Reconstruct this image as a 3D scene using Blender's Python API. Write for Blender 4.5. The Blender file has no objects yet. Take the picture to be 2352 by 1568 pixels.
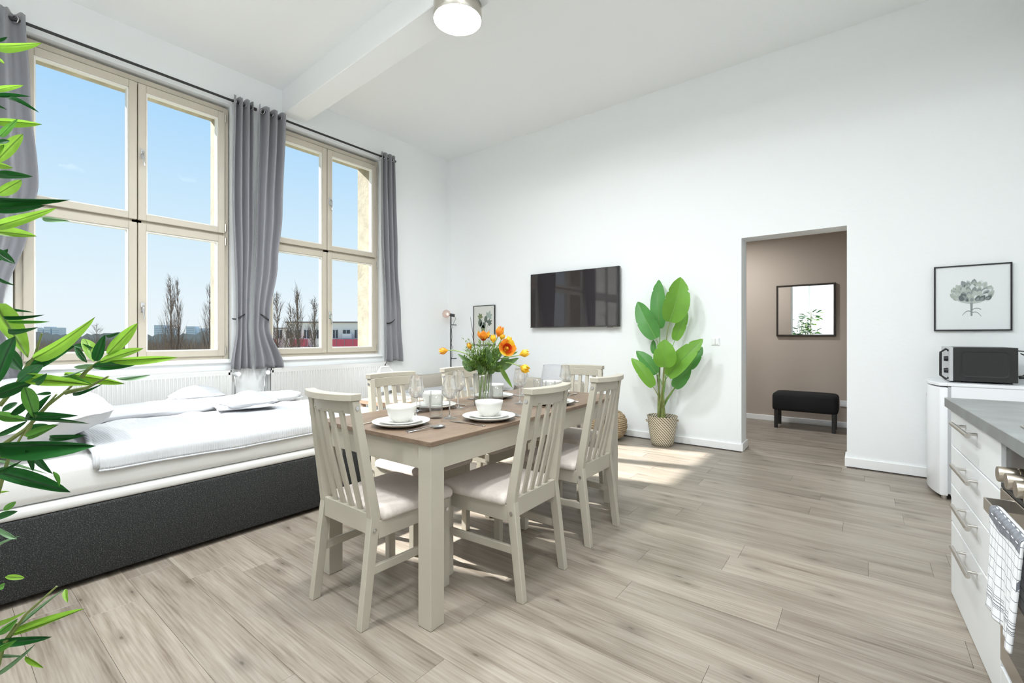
import bpy, bmesh, math, random
from mathutils import Vector, Matrix, noise
random.seed(11)
C=bpy.context.scene.collection
SC=bpy.context.scene
PI=math.pi
R=math.radians
# ---------- camera, sky, sun, exposure ----------
cd=bpy.data.cameras.new('camera'); cam=bpy.data.objects.new('camera',cd); C.objects.link(cam)
cam.location=(0,0,1.21); cam.rotation_euler=(R(90),0,R(37.69))
cd.sensor_width=36; cd.lens=16.026; cd.shift_y=-11/2352; cd.clip_start=0.02; cd.clip_end=3000
SC.camera=cam
SC.view_settings.view_transform='Standard'; SC.view_settings.look='None'
SC.view_settings.exposure=0.0; SC.view_settings.gamma=1; SC.view_settings.use_curve_mapping=False
SC.cycles.max_bounces=14; SC.cycles.diffuse_bounces=7; SC.cycles.glossy_bounces=8
SC.cycles.transmission_bounces=12; SC.cycles.transparent_max_bounces=24
SC.cycles.sample_clamp_indirect=8; SC.cycles.caustics_reflective=False; SC.cycles.caustics_refractive=False
w=bpy.data.worlds.new('sky'); SC.world=w; w.use_nodes=True
nt=w.node_tree; nt.nodes.clear()
tc=nt.nodes.new('ShaderNodeTexCoord'); sp=nt.nodes.new('ShaderNodeSeparateXYZ'); cr=nt.nodes.new('ShaderNodeValToRGB')
bgn=nt.nodes.new('ShaderNodeBackground'); wo=nt.nodes.new('ShaderNodeOutputWorld')
nt.links.new(tc.outputs['Generated'],sp.inputs[0]); nt.links.new(sp.outputs['Z'],cr.inputs[0])
nt.links.new(cr.outputs[0],bgn.inputs[0]); nt.links.new(bgn.outputs[0],wo.inputs[0])
e=cr.color_ramp.elements
e[0].position=0.0; e[0].color=(.86,.94,.98,1)
e[1].position=1.0; e[1].color=(.14,.33,.78,1)
for p,c in ((.06,(.84,.94,1.0,1)),(.16,(.72,.89,1.0,1)),(.28,(.57,.80,1.0,1)),(.42,(.40,.69,1.0,1)),(.6,(.30,.58,.98,1))):
    q=e.new(p); q.color=c
bgn.inputs[1].default_value=1.0
sd=bpy.data.lights.new('sun','S'+'UN'); so=bpy.data.objects.new('sun',sd); C.objects.link(so)
sd.energy=17.0; sd.color=(1,.985,.955); sd.angle=R(0.9)
so.rotation_euler=Vector((-1,-.28,.798)).to_track_quat('Z','Y').to_euler(); so.location=(-20,-5,16)

# ---------- materials ----------
def newmat(name):
    m=bpy.data.materials.new(name); m.use_nodes=True
    n=m.node_tree; b=n.nodes['Principled BSDF']; return m,n,b
def N(n,t,**k):
    x=n.nodes.new(t)
    for a,v in k.items(): setattr(x,a,v)
    return x
def pm(name,col,rough=.5,metal=0,spec=.5,bump=0,bscale=200,vary=0,vscale=8,sheen=0,stretch=None,subs=0):
    m,n,b=newmat(name)
    b.inputs['Base Color'].default_value=(*col,1); b.inputs['Roughness'].default_value=rough
    b.inputs['Metallic'].default_value=metal; b.inputs['Specular IOR Level'].default_value=spec
    if sheen: b.inputs['Sheen Weight'].default_value=sheen
    t=None
    if bump or vary:
        t=N(n,'ShaderNodeTexCoord'); mp=N(n,'ShaderNodeMapping'); n.links.new(t.outputs['Object'],mp.inputs[0])
        if stretch: mp.inputs['Scale'].default_value=stretch
    if bump:
        ns=N(n,'ShaderNodeTexNoise'); ns.inputs['Scale'].default_value=bscale; ns.inputs['Detail'].default_value=4
        n.links.new(mp.outputs[0],ns.inputs[0]); bp=N(n,'ShaderNodeBump'); bp.inputs['Strength'].default_value=bump; bp.inputs['Distance'].default_value=.004
        n.links.new(ns.outputs[0],bp.inputs['Height']); n.links.new(bp.outputs[0],b.inputs['Normal'])
    if vary:
        ns=N(n,'ShaderNodeTexNoise'); ns.inputs['Scale'].default_value=vscale; ns.inputs['Detail'].default_value=6
        n.links.new(mp.outputs[0],ns.inputs[0]); mr=N(n,'ShaderNodeMapRange')
        mr.inputs['From Min'].default_value=.3; mr.inputs['From Max'].default_value=.7; mr.inputs['To Min'].default_value=1-vary; mr.inputs['To Max'].default_value=1+vary
        n.links.new(ns.outputs[0],mr.inputs[0]); mx=N(n,'ShaderNodeVectorMath',operation='SCALE'); mx.inputs[0].default_value=col
        n.links.new(mr.outputs[0],mx.inputs['Scale']); n.links.new(mx.outputs[0],b.inputs['Base Color'])
    return m
def thin_glass(name,tint=(1,1,1),k=1.0,rough=0.0):
    # thin uncoloured glass: see-through, reflects by Fresnel
    m=bpy.data.materials.new(name); m.use_nodes=True; n=m.node_tree; n.nodes.clear()
    o=N(n,'ShaderNodeOutputMaterial'); mix=N(n,'ShaderNodeMixShader'); tr=N(n,'ShaderNodeBsdfTransparent'); gl=N(n,'ShaderNodeBsdfGlossy')
    fr=N(n,'ShaderNodeLayerWeight'); fr.inputs[0].default_value=.5
    pw=N(n,'ShaderNodeMath',operation='POWER'); pw.inputs[1].default_value=3.5; n.links.new(fr.outputs['Facing'],pw.inputs[0])
    mu=N(n,'ShaderNodeMath',operation='MULTIPLY_ADD'); mu.inputs[1].default_value=.85*k; mu.inputs[2].default_value=.045*k; mu.use_clamp=True
    tr.inputs[0].default_value=(*tint,1); gl.inputs['Roughness'].default_value=rough
    n.links.new(pw.outputs[0],mu.inputs[0]); n.links.new(mu.outputs[0],mix.inputs[0]); n.links.new(tr.outputs[0],mix.inputs[1]); n.links.new(gl.outputs[0],mix.inputs[2]); n.links.new(mix.outputs[0],o.inputs[0])
    return m
def leafmat(name,col,back=.5,rib=False):
    m=bpy.data.materials.new(name); m.use_nodes=True; n=m.node_tree; b=n.nodes['Principled BSDF']; o=n.nodes['Material Output']
    t=N(n,'ShaderNodeTexCoord'); ns=N(n,'ShaderNodeTexNoise'); ns.inputs['Scale'].default_value=6; n.links.new(t.outputs['Object'],ns.inputs[0])
    mr=N(n,'ShaderNodeMapRange'); mr.inputs['To Min'].default_value=.75; mr.inputs['To Max'].default_value=1.2; n.links.new(ns.outputs[0],mr.inputs[0])
    sc=N(n,'ShaderNodeVectorMath',operation='SCALE'); sc.inputs[0].default_value=col; n.links.new(mr.outputs[0],sc.inputs['Scale'])
    if rib:
        sy=N(n,'ShaderNodeSeparateXYZ'); n.links.new(t.outputs['Object'],sy.inputs[0]); ab=N(n,'ShaderNodeMath',operation='ABSOLUTE'); n.links.new(sy.outputs[1],ab.inputs[0])
        rb=N(n,'ShaderNodeMapRange',interpolation_type='SMOOTHSTEP'); rb.inputs['From Min'].default_value=.01; rb.inputs['From Max'].default_value=.07; rb.inputs['To Min'].default_value=.5; rb.inputs['To Max'].default_value=1.2; n.links.new(ab.outputs[0],rb.inputs[0])
        mm=N(n,'ShaderNodeMath',operation='MULTIPLY'); n.links.new(rb.outputs[0],mm.inputs[0]); n.links.new(mr.outputs[0],mm.inputs[1]); n.links.new(mm.outputs[0],sc.inputs['Scale'])
    n.links.new(sc.outputs[0],b.inputs['Base Color']); b.inputs['Roughness'].default_value=.42
    tl=N(n,'ShaderNodeBsdfTranslucent'); n.links.new(sc.outputs[0],tl.inputs[0]); mix=N(n,'ShaderNodeMixShader'); mix.inputs[0].default_value=back
    n.links.new(b.outputs[0],mix.inputs[1]); n.links.new(tl.outputs[0],mix.inputs[2]); n.links.new(mix.outputs[0],o.inputs[0])
    return m
def woodmat(name,cols,scale=(1.2,14,14),rough=.45,knots=True,var=.12,rnd=True,contrast=1.0):
    m,n,b=newmat(name)
    t=N(n,'ShaderNodeTexCoord'); oi=N(n,'ShaderNodeObjectInfo'); cb=N(n,'ShaderNodeCombineXYZ')
    if rnd:
        m1=N(n,'ShaderNodeMath',operation='MULTIPLY'); m1.inputs[1].default_value=37; n.links.new(oi.outputs['Random'],m1.inputs[0])
        m2=N(n,'ShaderNodeMath',operation='MULTIPLY'); m2.inputs[1].default_value=91; n.links.new(oi.outputs['Random'],m2.inputs[0])
        n.links.new(m1.outputs[0],cb.inputs[0]); n.links.new(m2.outputs[0],cb.inputs[1])
    ad=N(n,'ShaderNodeVectorMath',operation='ADD'); n.links.new(t.outputs['Object'],ad.inputs[0]); n.links.new(cb.outputs[0],ad.inputs[1])
    # knots bend the grain
    vk=N(n,'ShaderNodeTexVoronoi',voronoi_dimensions='2D'); vk.inputs['Scale'].default_value=1; mk=N(n,'ShaderNodeMapping'); mk.inputs['Scale'].default_value=(2.3,6.5,1)
    n.links.new(ad.outputs[0],mk.inputs[0]); n.links.new(mk.outputs[0],vk.inputs[0])
    kn=N(n,'ShaderNodeMapRange',interpolation_type='SMOOTHSTEP'); kn.inputs['From Min'].default_value=.02; kn.inputs['From Max'].default_value=.26; kn.inputs['To Min'].default_value=1; kn.inputs['To Max'].default_value=0
    n.links.new(vk.outputs['Distance'],kn.inputs[0])
    mp=N(n,'ShaderNodeMapping'); mp.inputs['Scale'].default_value=scale; n.links.new(ad.outputs[0],mp.inputs[0])
    n0=N(n,'ShaderNodeTexNoise'); n0.inputs['Scale'].default_value=1; n0.inputs['Detail'].default_value=3; n.links.new(mp.outputs[0],n0.inputs[0])
    n1=N(n,'ShaderNodeTexNoise'); n1.inputs['Scale'].default_value=1.0; n1.inputs['Detail'].default_value=9; n1.inputs['Roughness'].default_value=.62; n1.inputs['Distortion'].default_value=.5
    n.links.new(mp.outputs[0],n1.inputs[0])
    mpf=N(n,'ShaderNodeMapping'); mpf.inputs['Scale'].default_value=(scale[0]*4,scale[1]*9,scale[2]*9); n.links.new(ad.outputs[0],mpf.inputs[0])
    n2=N(n,'ShaderNodeTexNoise'); n2.inputs['Scale'].default_value=1; n2.inputs['Detail'].default_value=4; n.links.new(mpf.outputs[0],n2.inputs[0])
    mx=N(n,'ShaderNodeMix',data_type='FLOAT'); mx.inputs[0].default_value=.4; n.links.new(n1.outputs[0],mx.inputs[2]); n.links.new(n2.outputs[0],mx.inputs[3])
    ct=N(n,'ShaderNodeMapRange'); ct.inputs['From Min'].default_value=.5-.2/contrast; ct.inputs['From Max'].default_value=.5+.2/contrast; n.links.new(mx.outputs[0],ct.inputs[0])
    cr=N(n,'ShaderNodeValToRGB'); n.links.new(ct.outputs[0],cr.inputs[0])
    el=cr.color_ramp.elements; el[0].color=(*cols[0],1); el[1].color=(*cols[-1],1)
    for i,c in enumerate(cols[1:-1]): q=el.new((i+1)/(len(cols)-1)); q.color=(*c,1)
    out=cr.outputs[0]
    if knots:
        kk=N(n,'ShaderNodeMapRange',interpolation_type='SMOOTHSTEP'); kk.inputs['From Min'].default_value=.0; kk.inputs['From Max'].default_value=.085; kk.inputs['To Min'].default_value=.8; kk.inputs['To Max'].default_value=0
        n.links.new(vk.outputs['Distance'],kk.inputs[0])
        # only some cells carry a knot
        gt=N(n,'ShaderNodeMath',operation='GREATER_THAN'); gt.inputs[1].default_value=.66; sx=N(n,'ShaderNodeSeparateColor'); n.links.new(vk.outputs['Color'],sx.inputs[0]); n.links.new(sx.outputs[0],gt.inputs[0])
        mm=N(n,'ShaderNodeMath',operation='MULTIPLY'); n.links.new(kk.outputs[0],mm.inputs[0]); n.links.new(gt.outputs[0],mm.inputs[1])
        mk2=N(n,'ShaderNodeMath',operation='MULTIPLY'); n.links.new(kn.outputs[0],mk2.inputs[0]); n.links.new(gt.outputs[0],mk2.inputs[1])
        mk3=N(n,'ShaderNodeMath',operation='MULTIPLY'); mk3.inputs[1].default_value=.35; n.links.new(mk2.outputs[0],mk3.inputs[0])
        mxa=N(n,'ShaderNodeMath',operation='MAXIMUM'); n.links.new(mm.outputs[0],mxa.inputs[0]); n.links.new(mk3.outputs[0],mxa.inputs[1])
        mc=N(n,'ShaderNodeMix',data_type='RGBA'); n.links.new(mxa.outputs[0],mc.inputs[0]); n.links.new(out,mc.inputs[6]); mc.inputs[7].default_value=(cols[0][0]*.45,cols[0][1]*.42,cols[0][2]*.4,1)
        out=mc.outputs[2]
    # tone per piece
    mr=N(n,'ShaderNodeMapRange'); mr.inputs['To Min'].default_value=1-var; mr.inputs['To Max'].default_value=1+var*.7; n.links.new(oi.outputs['Random'],mr.inputs[0])
    sc=N(n,'ShaderNodeVectorMath',operation='SCALE'); n.links.new(out,sc.inputs[0]); n.links.new(mr.outputs[0],sc.inputs['Scale'])
    n.links.new(sc.outputs[0],b.inputs['Base Color']); b.inputs['Roughness'].default_value=rough
    bp=N(n,'ShaderNodeBump'); bp.inputs['Strength'].default_value=.15; bp.inputs['Distance'].default_value=.002; n.links.new(n2.outputs[0],bp.inputs['Height']); n.links.new(bp.outputs[0],b.inputs['Normal'])
    return m
def emis(name,col,s):
    m=bpy.data.materials.new(name); m.use_nodes=True; n=m.node_tree; n.nodes.clear()
    o=N(n,'ShaderNodeOutputMaterial'); e=N(n,'ShaderNodeEmission'); e.inputs[0].default_value=(*col,1); e.inputs[1].default_value=s; n.links.new(e.outputs[0],o.inputs[0]); return m
M={}
M['wall']=pm('wall paint',(.86,.88,.885),.9,spec=.2,bump=.25,bscale=30)
M['ceiling']=pm('ceiling paint',(.88,.895,.90),.92,spec=.15,bump=.2,bscale=24)
M['taupe']=pm('taupe wall paint',(.45,.385,.325),.9,spec=.2,bump=.25,bscale=30)
M['trimwhite']=pm('white trim',(.88,.885,.88),.45,bump=.05,bscale=40)
M['wframe']=pm('cream window lacquer',(.54,.49,.405),.35,vary=.04,vscale=3)
M['wbead']=pm('pale glazing bead',(.80,.79,.75),.4)
M['concrete']=pm('weathered render outside',(.44,.40,.31),.95,bump=.8,bscale=25,vary=.18,vscale=7)
M['glass']=thin_glass('window glass',(.985,.99,.99),.004)
M['cup']=thin_glass('drinking glass',(.985,.99,.99),1.6)
def solid_glass(name,mixf):
    m=bpy.data.materials.new(name); m.use_nodes=True; n=m.node_tree; n.nodes.clear()
    o=N(n,'ShaderNodeOutputMaterial'); mix=N(n,'ShaderNodeMixShader'); tr=N(n,'ShaderNodeBsdfTransparent'); gl=N(n,'ShaderNodeBsdfGlass'); gl.inputs['IOR'].default_value=1.45; gl.inputs['Roughness'].default_value=0
    mix.inputs[0].default_value=mixf; n.links.new(tr.outputs[0],mix.inputs[1]); n.links.new(gl.outputs[0],mix.inputs[2]); n.links.new(mix.outputs[0],o.inputs[0]); return m
M['cup']=solid_glass('clear glass',.7)
M['cup2']=thin_glass('tumbler glass',(.985,.99,.99),1.15)
M['vase']=thin_glass('ribbed clear glass',(.955,.965,.965),1.3)
M['plank']=woodmat('grey oak plank',[(.13,.10,.074),(.235,.197,.157),(.305,.265,.218),(.362,.322,.27)],scale=(1.0,13,13),rough=.42,var=.12,contrast=1.15)
M['ttop']=woodmat('brown table top',[(.115,.072,.047),(.178,.122,.082),(.235,.17,.12)],scale=(30,2.0,30),rough=.38,knots=False,var=.03)
M['cream']=pm('cream painted wood',(.425,.392,.322),.42,vary=.03,vscale=6,bump=.06,bscale=60)
M['cushion']=pm('beige seat fabric',(.68,.61,.56),.95,spec=.2,bump=.5,bscale=350,vary=.05,vscale=60,sheen=.2)
M['curtain']=pm('grey curtain satin',(.25,.25,.27),.55,spec=.35,bump=.15,bscale=300,sheen=.4)
M['blackmetal']=pm('black metal',(.018,.018,.02),.4)
M['steel']=pm('brushed steel',(.62,.59,.55),.3,metal=1)
M['chrome']=pm('polished steel',(.75,.75,.76),.13,metal=1)
M['linen']=pm('white bed linen',(.56,.565,.58),.9,spec=.2,bump=.2,bscale=120,sheen=.2)
M['waffle']=pm('white waffle cotton',(.85,.86,.875),.95,spec=.15,bump=.2,bscale=120)
M['terry']=pm('white terry cloth',(.60,.61,.63),1,spec=.1,bump=1,bscale=260)
M['mattress']=pm('white mattress cover',(.66,.655,.64),.8,spec=.2,bump=.08,bscale=80)
def flecked(name,c0,c1,scale):
    m,n,b=newmat(name); t=N(n,'ShaderNodeTexCoord'); ns=N(n,'ShaderNodeTexNoise'); ns.inputs['Scale'].default_value=scale; ns.inputs['Detail'].default_value=2
    n.links.new(t.outputs['Object'],ns.inputs[0]); cr=N(n,'ShaderNodeValToRGB'); n.links.new(ns.outputs[0],cr.inputs[0])
    cr.color_ramp.elements[0].position=.5; cr.color_ramp.elements[0].color=(*c0,1); cr.color_ramp.elements[1].position=.75; cr.color_ramp.elements[1].color=(*c1,1)
    n.links.new(cr.outputs[0],b.inputs['Base Color']); b.inputs['Roughness'].default_value=.95; b.inputs['Specular IOR Level'].default_value=.2
    bp=N(n,'ShaderNodeBump'); bp.inputs['Strength'].default_value=.5; bp.inputs['Distance'].default_value=.003; n.links.new(ns.outputs[0],bp.inputs['Height']); n.links.new(bp.outputs[0],b.inputs['Normal'])
    return m
M['charcoal']=flecked('charcoal upholstery',(.022,.023,.023),(.10,.10,.098),230)
M['porcelain']=pm('white porcelain',(.70,.695,.66),.16)
M['radiator']=pm('white radiator enamel',(.72,.72,.71),.35)
M['plastic']=pm('white plastic',(.85,.86,.87),.3)
M['fridge']=pm('white fridge enamel',(.84,.855,.88),.25)
M['kitchen']=pm('white kitchen front',(.80,.82,.83),.35)
M['worktop']=pm('grey concrete-look laminate',(.20,.21,.205),.4,vary=.16,vscale=9,bump=.05,bscale=60)
M['ovendark']=pm('dark oven panel',(.05,.045,.042),.25)
M['blackglass']=pm('black oven glass',(.012,.012,.013),.04)
M['ovensteel']=pm('oven steel',(.50,.47,.43),.22,metal=1)
M['knob']=pm('champagne metal',(.50,.44,.36),.28,metal=1)
M['screen']=pm('glossy tv screen',(.026,.022,.025),.03,spec=.8)
M['mirror']=pm('mirror silver',(.93,.94,.94),.0,metal=1)
M['darkwood']=pm('black-brown frame',(.022,.014,.01),.35)
M['black']=pm('black fabric',(.012,.012,.013),.85,spec=.3,bump=.3,bscale=300)
M['blackmatt']=pm('black plastic',(.013,.013,.013),.45)
M['paper']=pm('white print paper',(.83,.84,.85),.6)
M['paper2']=pm('cream print paper',(.70,.69,.64),.6)
M['leafL']=leafmat('light bamboo leaf',(.23,.42,.05),.5,True)
M['leafM']=leafmat('mid bamboo leaf',(.10,.27,.045),.4,True)
M['leafD']=leafmat('dark bamboo leaf',(.014,.095,.018),.22,True)
M['leafG']=leafmat('pale leaf underside',(.22,.36,.20),.3,True)
M['stalk']=pm('bamboo stalk',(.20,.24,.07),.5,vary=.2,vscale=30)
M['strel']=leafmat('broad plant leaf',(.19,.42,.05),.35)
M['strel2']=leafmat('deep green plant leaf',(.10,.31,.07),.3)
M['midrib']=pm('leaf midrib',(.18,.36,.08),.5)
M['petY']=leafmat('yellow petal',(.92,.62,.05),.35)
M['petO']=leafmat('orange petal',(.85,.30,.03),.35)
M['petR']=leafmat('red petal heart',(.55,.05,.01),.3)
M['tleaf']=leafmat('tulip leaf',(.13,.24,.075),.3)
M['tstem']=pm('tulip stem',(.25,.36,.10),.5)
M['filler']=leafmat('filler sprig',(.15,.27,.04),.3)
M['twig']=pm('dark twig',(.06,.035,.03),.7)
M['jute']=pm('woven jute',(.42,.32,.205),.95,bump=1,bscale=90,vary=.3,vscale=60)
M['sofa']=pm('beige sofa fabric',(.52,.48,.41),.95,spec=.2,bump=.3,bscale=250)
M['soil']=pm('dark moss filling',(.07,.055,.035),1,bump=1,bscale=60)
M['nickel']=pm('satin nickel',(.60,.56,.50),.28,metal=1)
M['pinewood']=pm('light pine',(.55,.38,.27),.5,vary=.12,vscale=9,stretch=(1,8,8))
M['bark']=pm('bare bark',(.20,.155,.12),.95)
M['bark2']=pm('grey brush twigs',(.24,.19,.14),.95)
M['bulb']=thin_glass('copper tinted bulb',(.93,.82,.78),1.0)
mb_=leafmat('added blind cloth',(.85,.85,.83),.5); M['blind']=mb_  # translucent cloth of the added blinds, spreads the sunlight
M['glow']=emis('lamp diffuser',(.92,.96,.985),200.0)
M['bulbglow']=emis('filament',(1,.8,.6),6)

# ---------- mesh helpers ----------
class MB:
    def __init__(s): s.v=[]; s.f=[]; s.mi=[]; s.cm=0
    def add(s,vs,fs):
        o=len(s.v); s.v+=[tuple(v) for v in vs]; s.f+=[tuple(i+o for i in f) for f in fs]; s.mi+=[s.cm]*len(fs); return s
    def box(s,x0,x1,y0,y1,z0,z1):
        return s.add([(x0,y0,z0),(x1,y0,z0),(x1,y1,z0),(x0,y1,z0),(x0,y0,z1),(x1,y0,z1),(x1,y1,z1),(x0,y1,z1)],
          [(0,3,2,1),(4,5,6,7),(0,1,5,4),(1,2,6,5),(2,3,7,6),(3,0,4,7)])
    def loft(s,secs,cap=True,closed=False):
        n=len(secs[0]); vs=[p for q in secs for p in q]; fs=[]
        k=len(secs)
        for i in range(k if closed else k-1):
            j=(i+1)%k
            for a in range(n):
                b=(a+1)%n; fs.append((i*n+a,i*n+b,j*n+b,j*n+a))
        if cap and not closed: fs.append(tuple(range(n-1,-1,-1))); fs.append(tuple((k-1)*n+a for a in range(n)))
        return s.add(vs,fs)
    def beam(s,p0,p1,w,h,up=(0,0,1)):
        p0=Vector(p0); p1=Vector(p1); d=(p1-p0).normalized(); u=Vector(up); x=d.cross(u).normalized(); u=x.cross(d).normalized()
        q=lambda p:[p-x*w/2-u*h/2,p+x*w/2-u*h/2,p+x*w/2+u*h/2,p-x*w/2+u*h/2]
        return s.loft([q(p0),q(p1)])
    def tube(s,pts,rs,n=8,cap=True,closed=False):
        pts=[Vector(p) for p in pts]
        if not isinstance(rs,(list,tuple)): rs=[rs]*len(pts)
        secs=[]; pu=None; m=len(pts)
        for i,p in enumerate(pts):
            a=pts[(i-1)%m] if (closed or i>0) else p; b=pts[(i+1)%m] if (closed or i<m-1) else p
            d=(b-a).normalized() if (b-a).length>1e-9 else Vector((0,0,1))
            if pu is None: pu=d.orthogonal().normalized()
            else:
                pu=(pu-d*pu.dot(d)); pu=pu.normalized() if pu.length>1e-6 else d.orthogonal().normalized()
            v=d.cross(pu)
            secs.append([p+(pu*math.cos(2*PI*k/n)+v*math.sin(2*PI*k/n))*rs[i] for k in range(n)])
        return s.loft(secs,cap,closed)
    def cyl(s,p0,p1,r,n=16,r2=None): return s.tube([p0,p1],[r,r if r2 is None else r2],n)
    def lathe(s,prof,n=32,c=(0,0,0),rib=0,ribn=0,cap=False):
        secs=[]
        for r,z in prof:
            secs.append([(c[0]+(r+rib*math.cos(ribn*2*PI*k/n)*(r>.01))*math.cos(2*PI*k/n),c[1]+(r+rib*math.cos(ribn*2*PI*k/n)*(r>.01))*math.sin(2*PI*k/n),c[2]+z) for k in range(n)])
        return s.loft(secs,cap)
    def grid(s,fn,nu,nv):
        vs=[fn(i/nu,j/nv) for j in range(nv+1) for i in range(nu+1)]
        return s.add(vs,[(j*(nu+1)+i,j*(nu+1)+i+1,(j+1)*(nu+1)+i+1,(j+1)*(nu+1)+i) for j in range(nv) for i in range(nu)])
    def disc(s,c,r,nrm,n=16,t=.003):
        c=Vector(c); d=Vector(nrm).normalized(); return s.tube([c,c+d*t],[r,r],n)
    def mesh(s,name,mats,smooth=False,bevel=0,segs=1):
        me=bpy.data.meshes.new(name); me.from_pydata(s.v,[],s.f)
        if not isinstance(mats,(list,tuple)): mats=[mats]
        for m in mats: me.materials.append(M[m] if isinstance(m,str) else m)
        if len(mats)>1: me.polygons.foreach_set('material_index',s.mi)
        bm=bmesh.new(); bm.from_mesh(me)
        bmesh.ops.recalc_face_normals(bm,faces=bm.faces)
        if bevel: 
            ed=[e for e in bm.edges if len(e.link_faces)==2 and e.calc_face_angle(0)>.5]
            bmesh.ops.bevel(bm,geom=ed,offset=bevel,segments=segs,affect='EDGES',profile=.5,clamp_overlap=True)
        bm.to_mesh(me); bm.free()
        if smooth:
            me.polygons.foreach_set('use_smooth',[True]*len(me.polygons))
            if smooth!=2:
                try: me.set_sharp_from_angle(angle=R(40))
                except Exception: pass
        me.update(); return me
def obj(name,mb,mats,parent=None,loc=(0,0,0),rot=(0,0,0),smooth=False,bevel=0,segs=1,**k):
    me=mb if isinstance(mb,bpy.types.Mesh) else mb.mesh(name,mats,smooth,bevel,segs)
    o=bpy.data.objects.new(name,me); C.objects.link(o); o.location=loc; o.rotation_euler=rot
    if parent: o.parent=parent
    for a,v in k.items(): o[a]=v
    return o
def thing(name,label,cat,loc=(0,0,0),rz=0,group=None):
    o=bpy.data.objects.new(name,None); C.objects.link(o); o.empty_display_size=.1; o.location=loc; o.rotation_euler=(0,0,rz)
    if cat: o['category']=cat
    if label: o['label']=label
    if group: o['group']=group
    return o
def tag(o,label,cat,group=None):
    o['label']=label; o['category']=cat
    if group: o['group']=group
    return o
def dup(o,parent=None,loc=None,rz=None,label=None,group=None):
    kids=list(o.children)
    c=o.copy(); C.objects.link(c); c.parent=parent
    if loc is not None: c.location=loc
    if rz is not None: c.rotation_euler=(0,0,rz)
    if label: c['label']=label
    if group: c['group']=group
    for ch in kids: dup(ch,c)
    return c
def struct(name,mb,mats,parent=None,**k):
    o=obj(name,mb,mats,parent,**k)
    if parent is None: o['kind']='structure'
    return o
def wn(x,y,z,s=1.0): return noise.noise(Vector((x*s,y*s,z*s)))
# ---------- room shell ----------
WX=-5.41; RX=1.05; BY=5.29; FY=-2.6; CZ=4.10
CENT=[-2.60,-.676,1.246,3.168]      # window centres along the left wall; the first two are added, unseen, for daylight
OZ0,OZ1,OH=.965,3.705,.80
def wallbands(mb,x0,x1,z0,z1,h,shift=0):
    ys=[FY-.2]+[c for c in CENT]+[BY+.25]
    cur=ys[0]
    for c in CENT:
        mb.box(x0,x1,cur,c-h+shift,0,CZ); cur=c+h+shift
        mb.box(x0,x1,c-h+shift,c+h+shift,0,z0); mb.box(x0,x1,c-h+shift,c+h+shift,z1,CZ)
    mb.box(x0,x1,cur,ys[-1],0,CZ)
m=MB(); wallbands(m,-5.53,WX,OZ0,OZ1,OH); struct('wall_left',m,'wall')
m=MB()
ys0=FY-.2; cur=ys0
for c in CENT:
    a,b=c-.70,(1.985 if abs(c-1.246)<.1 else 3.868 if c>3 else c+.72)
    m.box(-5.82,-5.53,cur,a,-9,CZ+.4); m.box(-5.82,-5.53,a,b,-9,.955); m.box(-5.82,-5.53,a,b,3.632,CZ+.4); cur=b
m.box(-5.82,-5.53,cur,BY+2.5,-9,CZ+.4)
struct('wall_left_outer',m,'concrete')
DX0,DX1,DZ=-1.026,-.128,2.25
m=MB(); m.box(WX-.1,DX0,BY,BY+.25,0,CZ); m.box(DX1,RX+.2,BY,BY+.25,0,CZ); m.box(DX0,DX1,BY,BY+.25,DZ,CZ)
struct('wall_back',m,'wall')
m=MB(); m.box(WX-.1,DX0-.001,BY+.25,BY+.262,0,2.9); m.box(DX1+.001,RX+.2,BY+.25,BY+.262,0,2.9); m.box(DX0,DX1,BY+.25,BY+.262,DZ,2.9)
struct('wall_hall_inner',m,'taupe')
m=MB(); m.box(RX,RX+.2,FY,BY,0,CZ); struct('wall_right',m,'wall')
m=MB(); m.box(WX,RX,FY-.2,FY,0,CZ)
struct('wall_front',m,'wall')
m=MB(); m.box(-1.62,-1.42,FY,FY+.22,0,CZ); m.box(-1.42,-1.36,FY,FY+.12,.9,2.2); struct('trim_1',m,'trimwhite')
m=MB(); m.box(WX-.4,RX+.2,FY-.2,BY+.25,CZ,CZ+.3); struct('ceiling',m,'ceiling')
# beam across the ceiling, slightly out of square with the room
m=MB(); sl=-.047
def by(x,y0): return y0+sl*(x+5.41)
m.loft([[(x,by(x,2.585),3.815),(x,by(x,2.845),3.80),(x,by(x,2.845),CZ+.02),(x,by(x,2.585),CZ+.02)] for x in (-5.42,-3.5,-1.5,RX)])
struct('beam',m,'ceiling',bevel=.006)
# hall behind the doorway
HX0,HX1,HY=-3.2,1.9,7.5
m=MB(); m.box(HX0,HX1,HY,HY+.15,0,2.9); struct('wall_hall_far',m,'taupe')
m=MB(); m.box(HX0-.15,HX0,BY+.25,HY+.15,0,2.9); struct('wall_hall_left',m,'taupe')
m=MB(); m.box(HX1,HX1+.15,BY+.25,HY+.15,0,2.9); struct('wall_hall_right',m,'taupe')
m=MB(); m.box(HX0,HX1,BY+.25,HY,2.75,2.9); struct('ceiling_hall',m,'ceiling')
# baseboards
def bb(name,x0,x1,y0,y1,h=.075):
    m=MB(); m.box(x0,x1,y0,y1,0,h); return struct(name,m,'trimwhite',bevel=.003)
bb('baseboard_back',WX,DX0,BY-.016,BY)
bb('baseboard_back_right',DX1-.016,RX,BY-.016,BY,.085)
bb('baseboard_door_left',DX0,DX0+.016,BY-.016,BY+.25,.085)
bb('baseboard_door_right',DX1-.016,DX1,BY,BY+.25,.085)
bb('baseboard_left',WX,WX+.016,FY,BY-.016); bb('baseboard_right',RX-.016,RX,FY,BY-.016); bb('baseboard_front',WX+.016,RX-.016,FY,FY+.016)
bb('baseboard_hall',HX0,HX1,HY-.016,HY)
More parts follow.
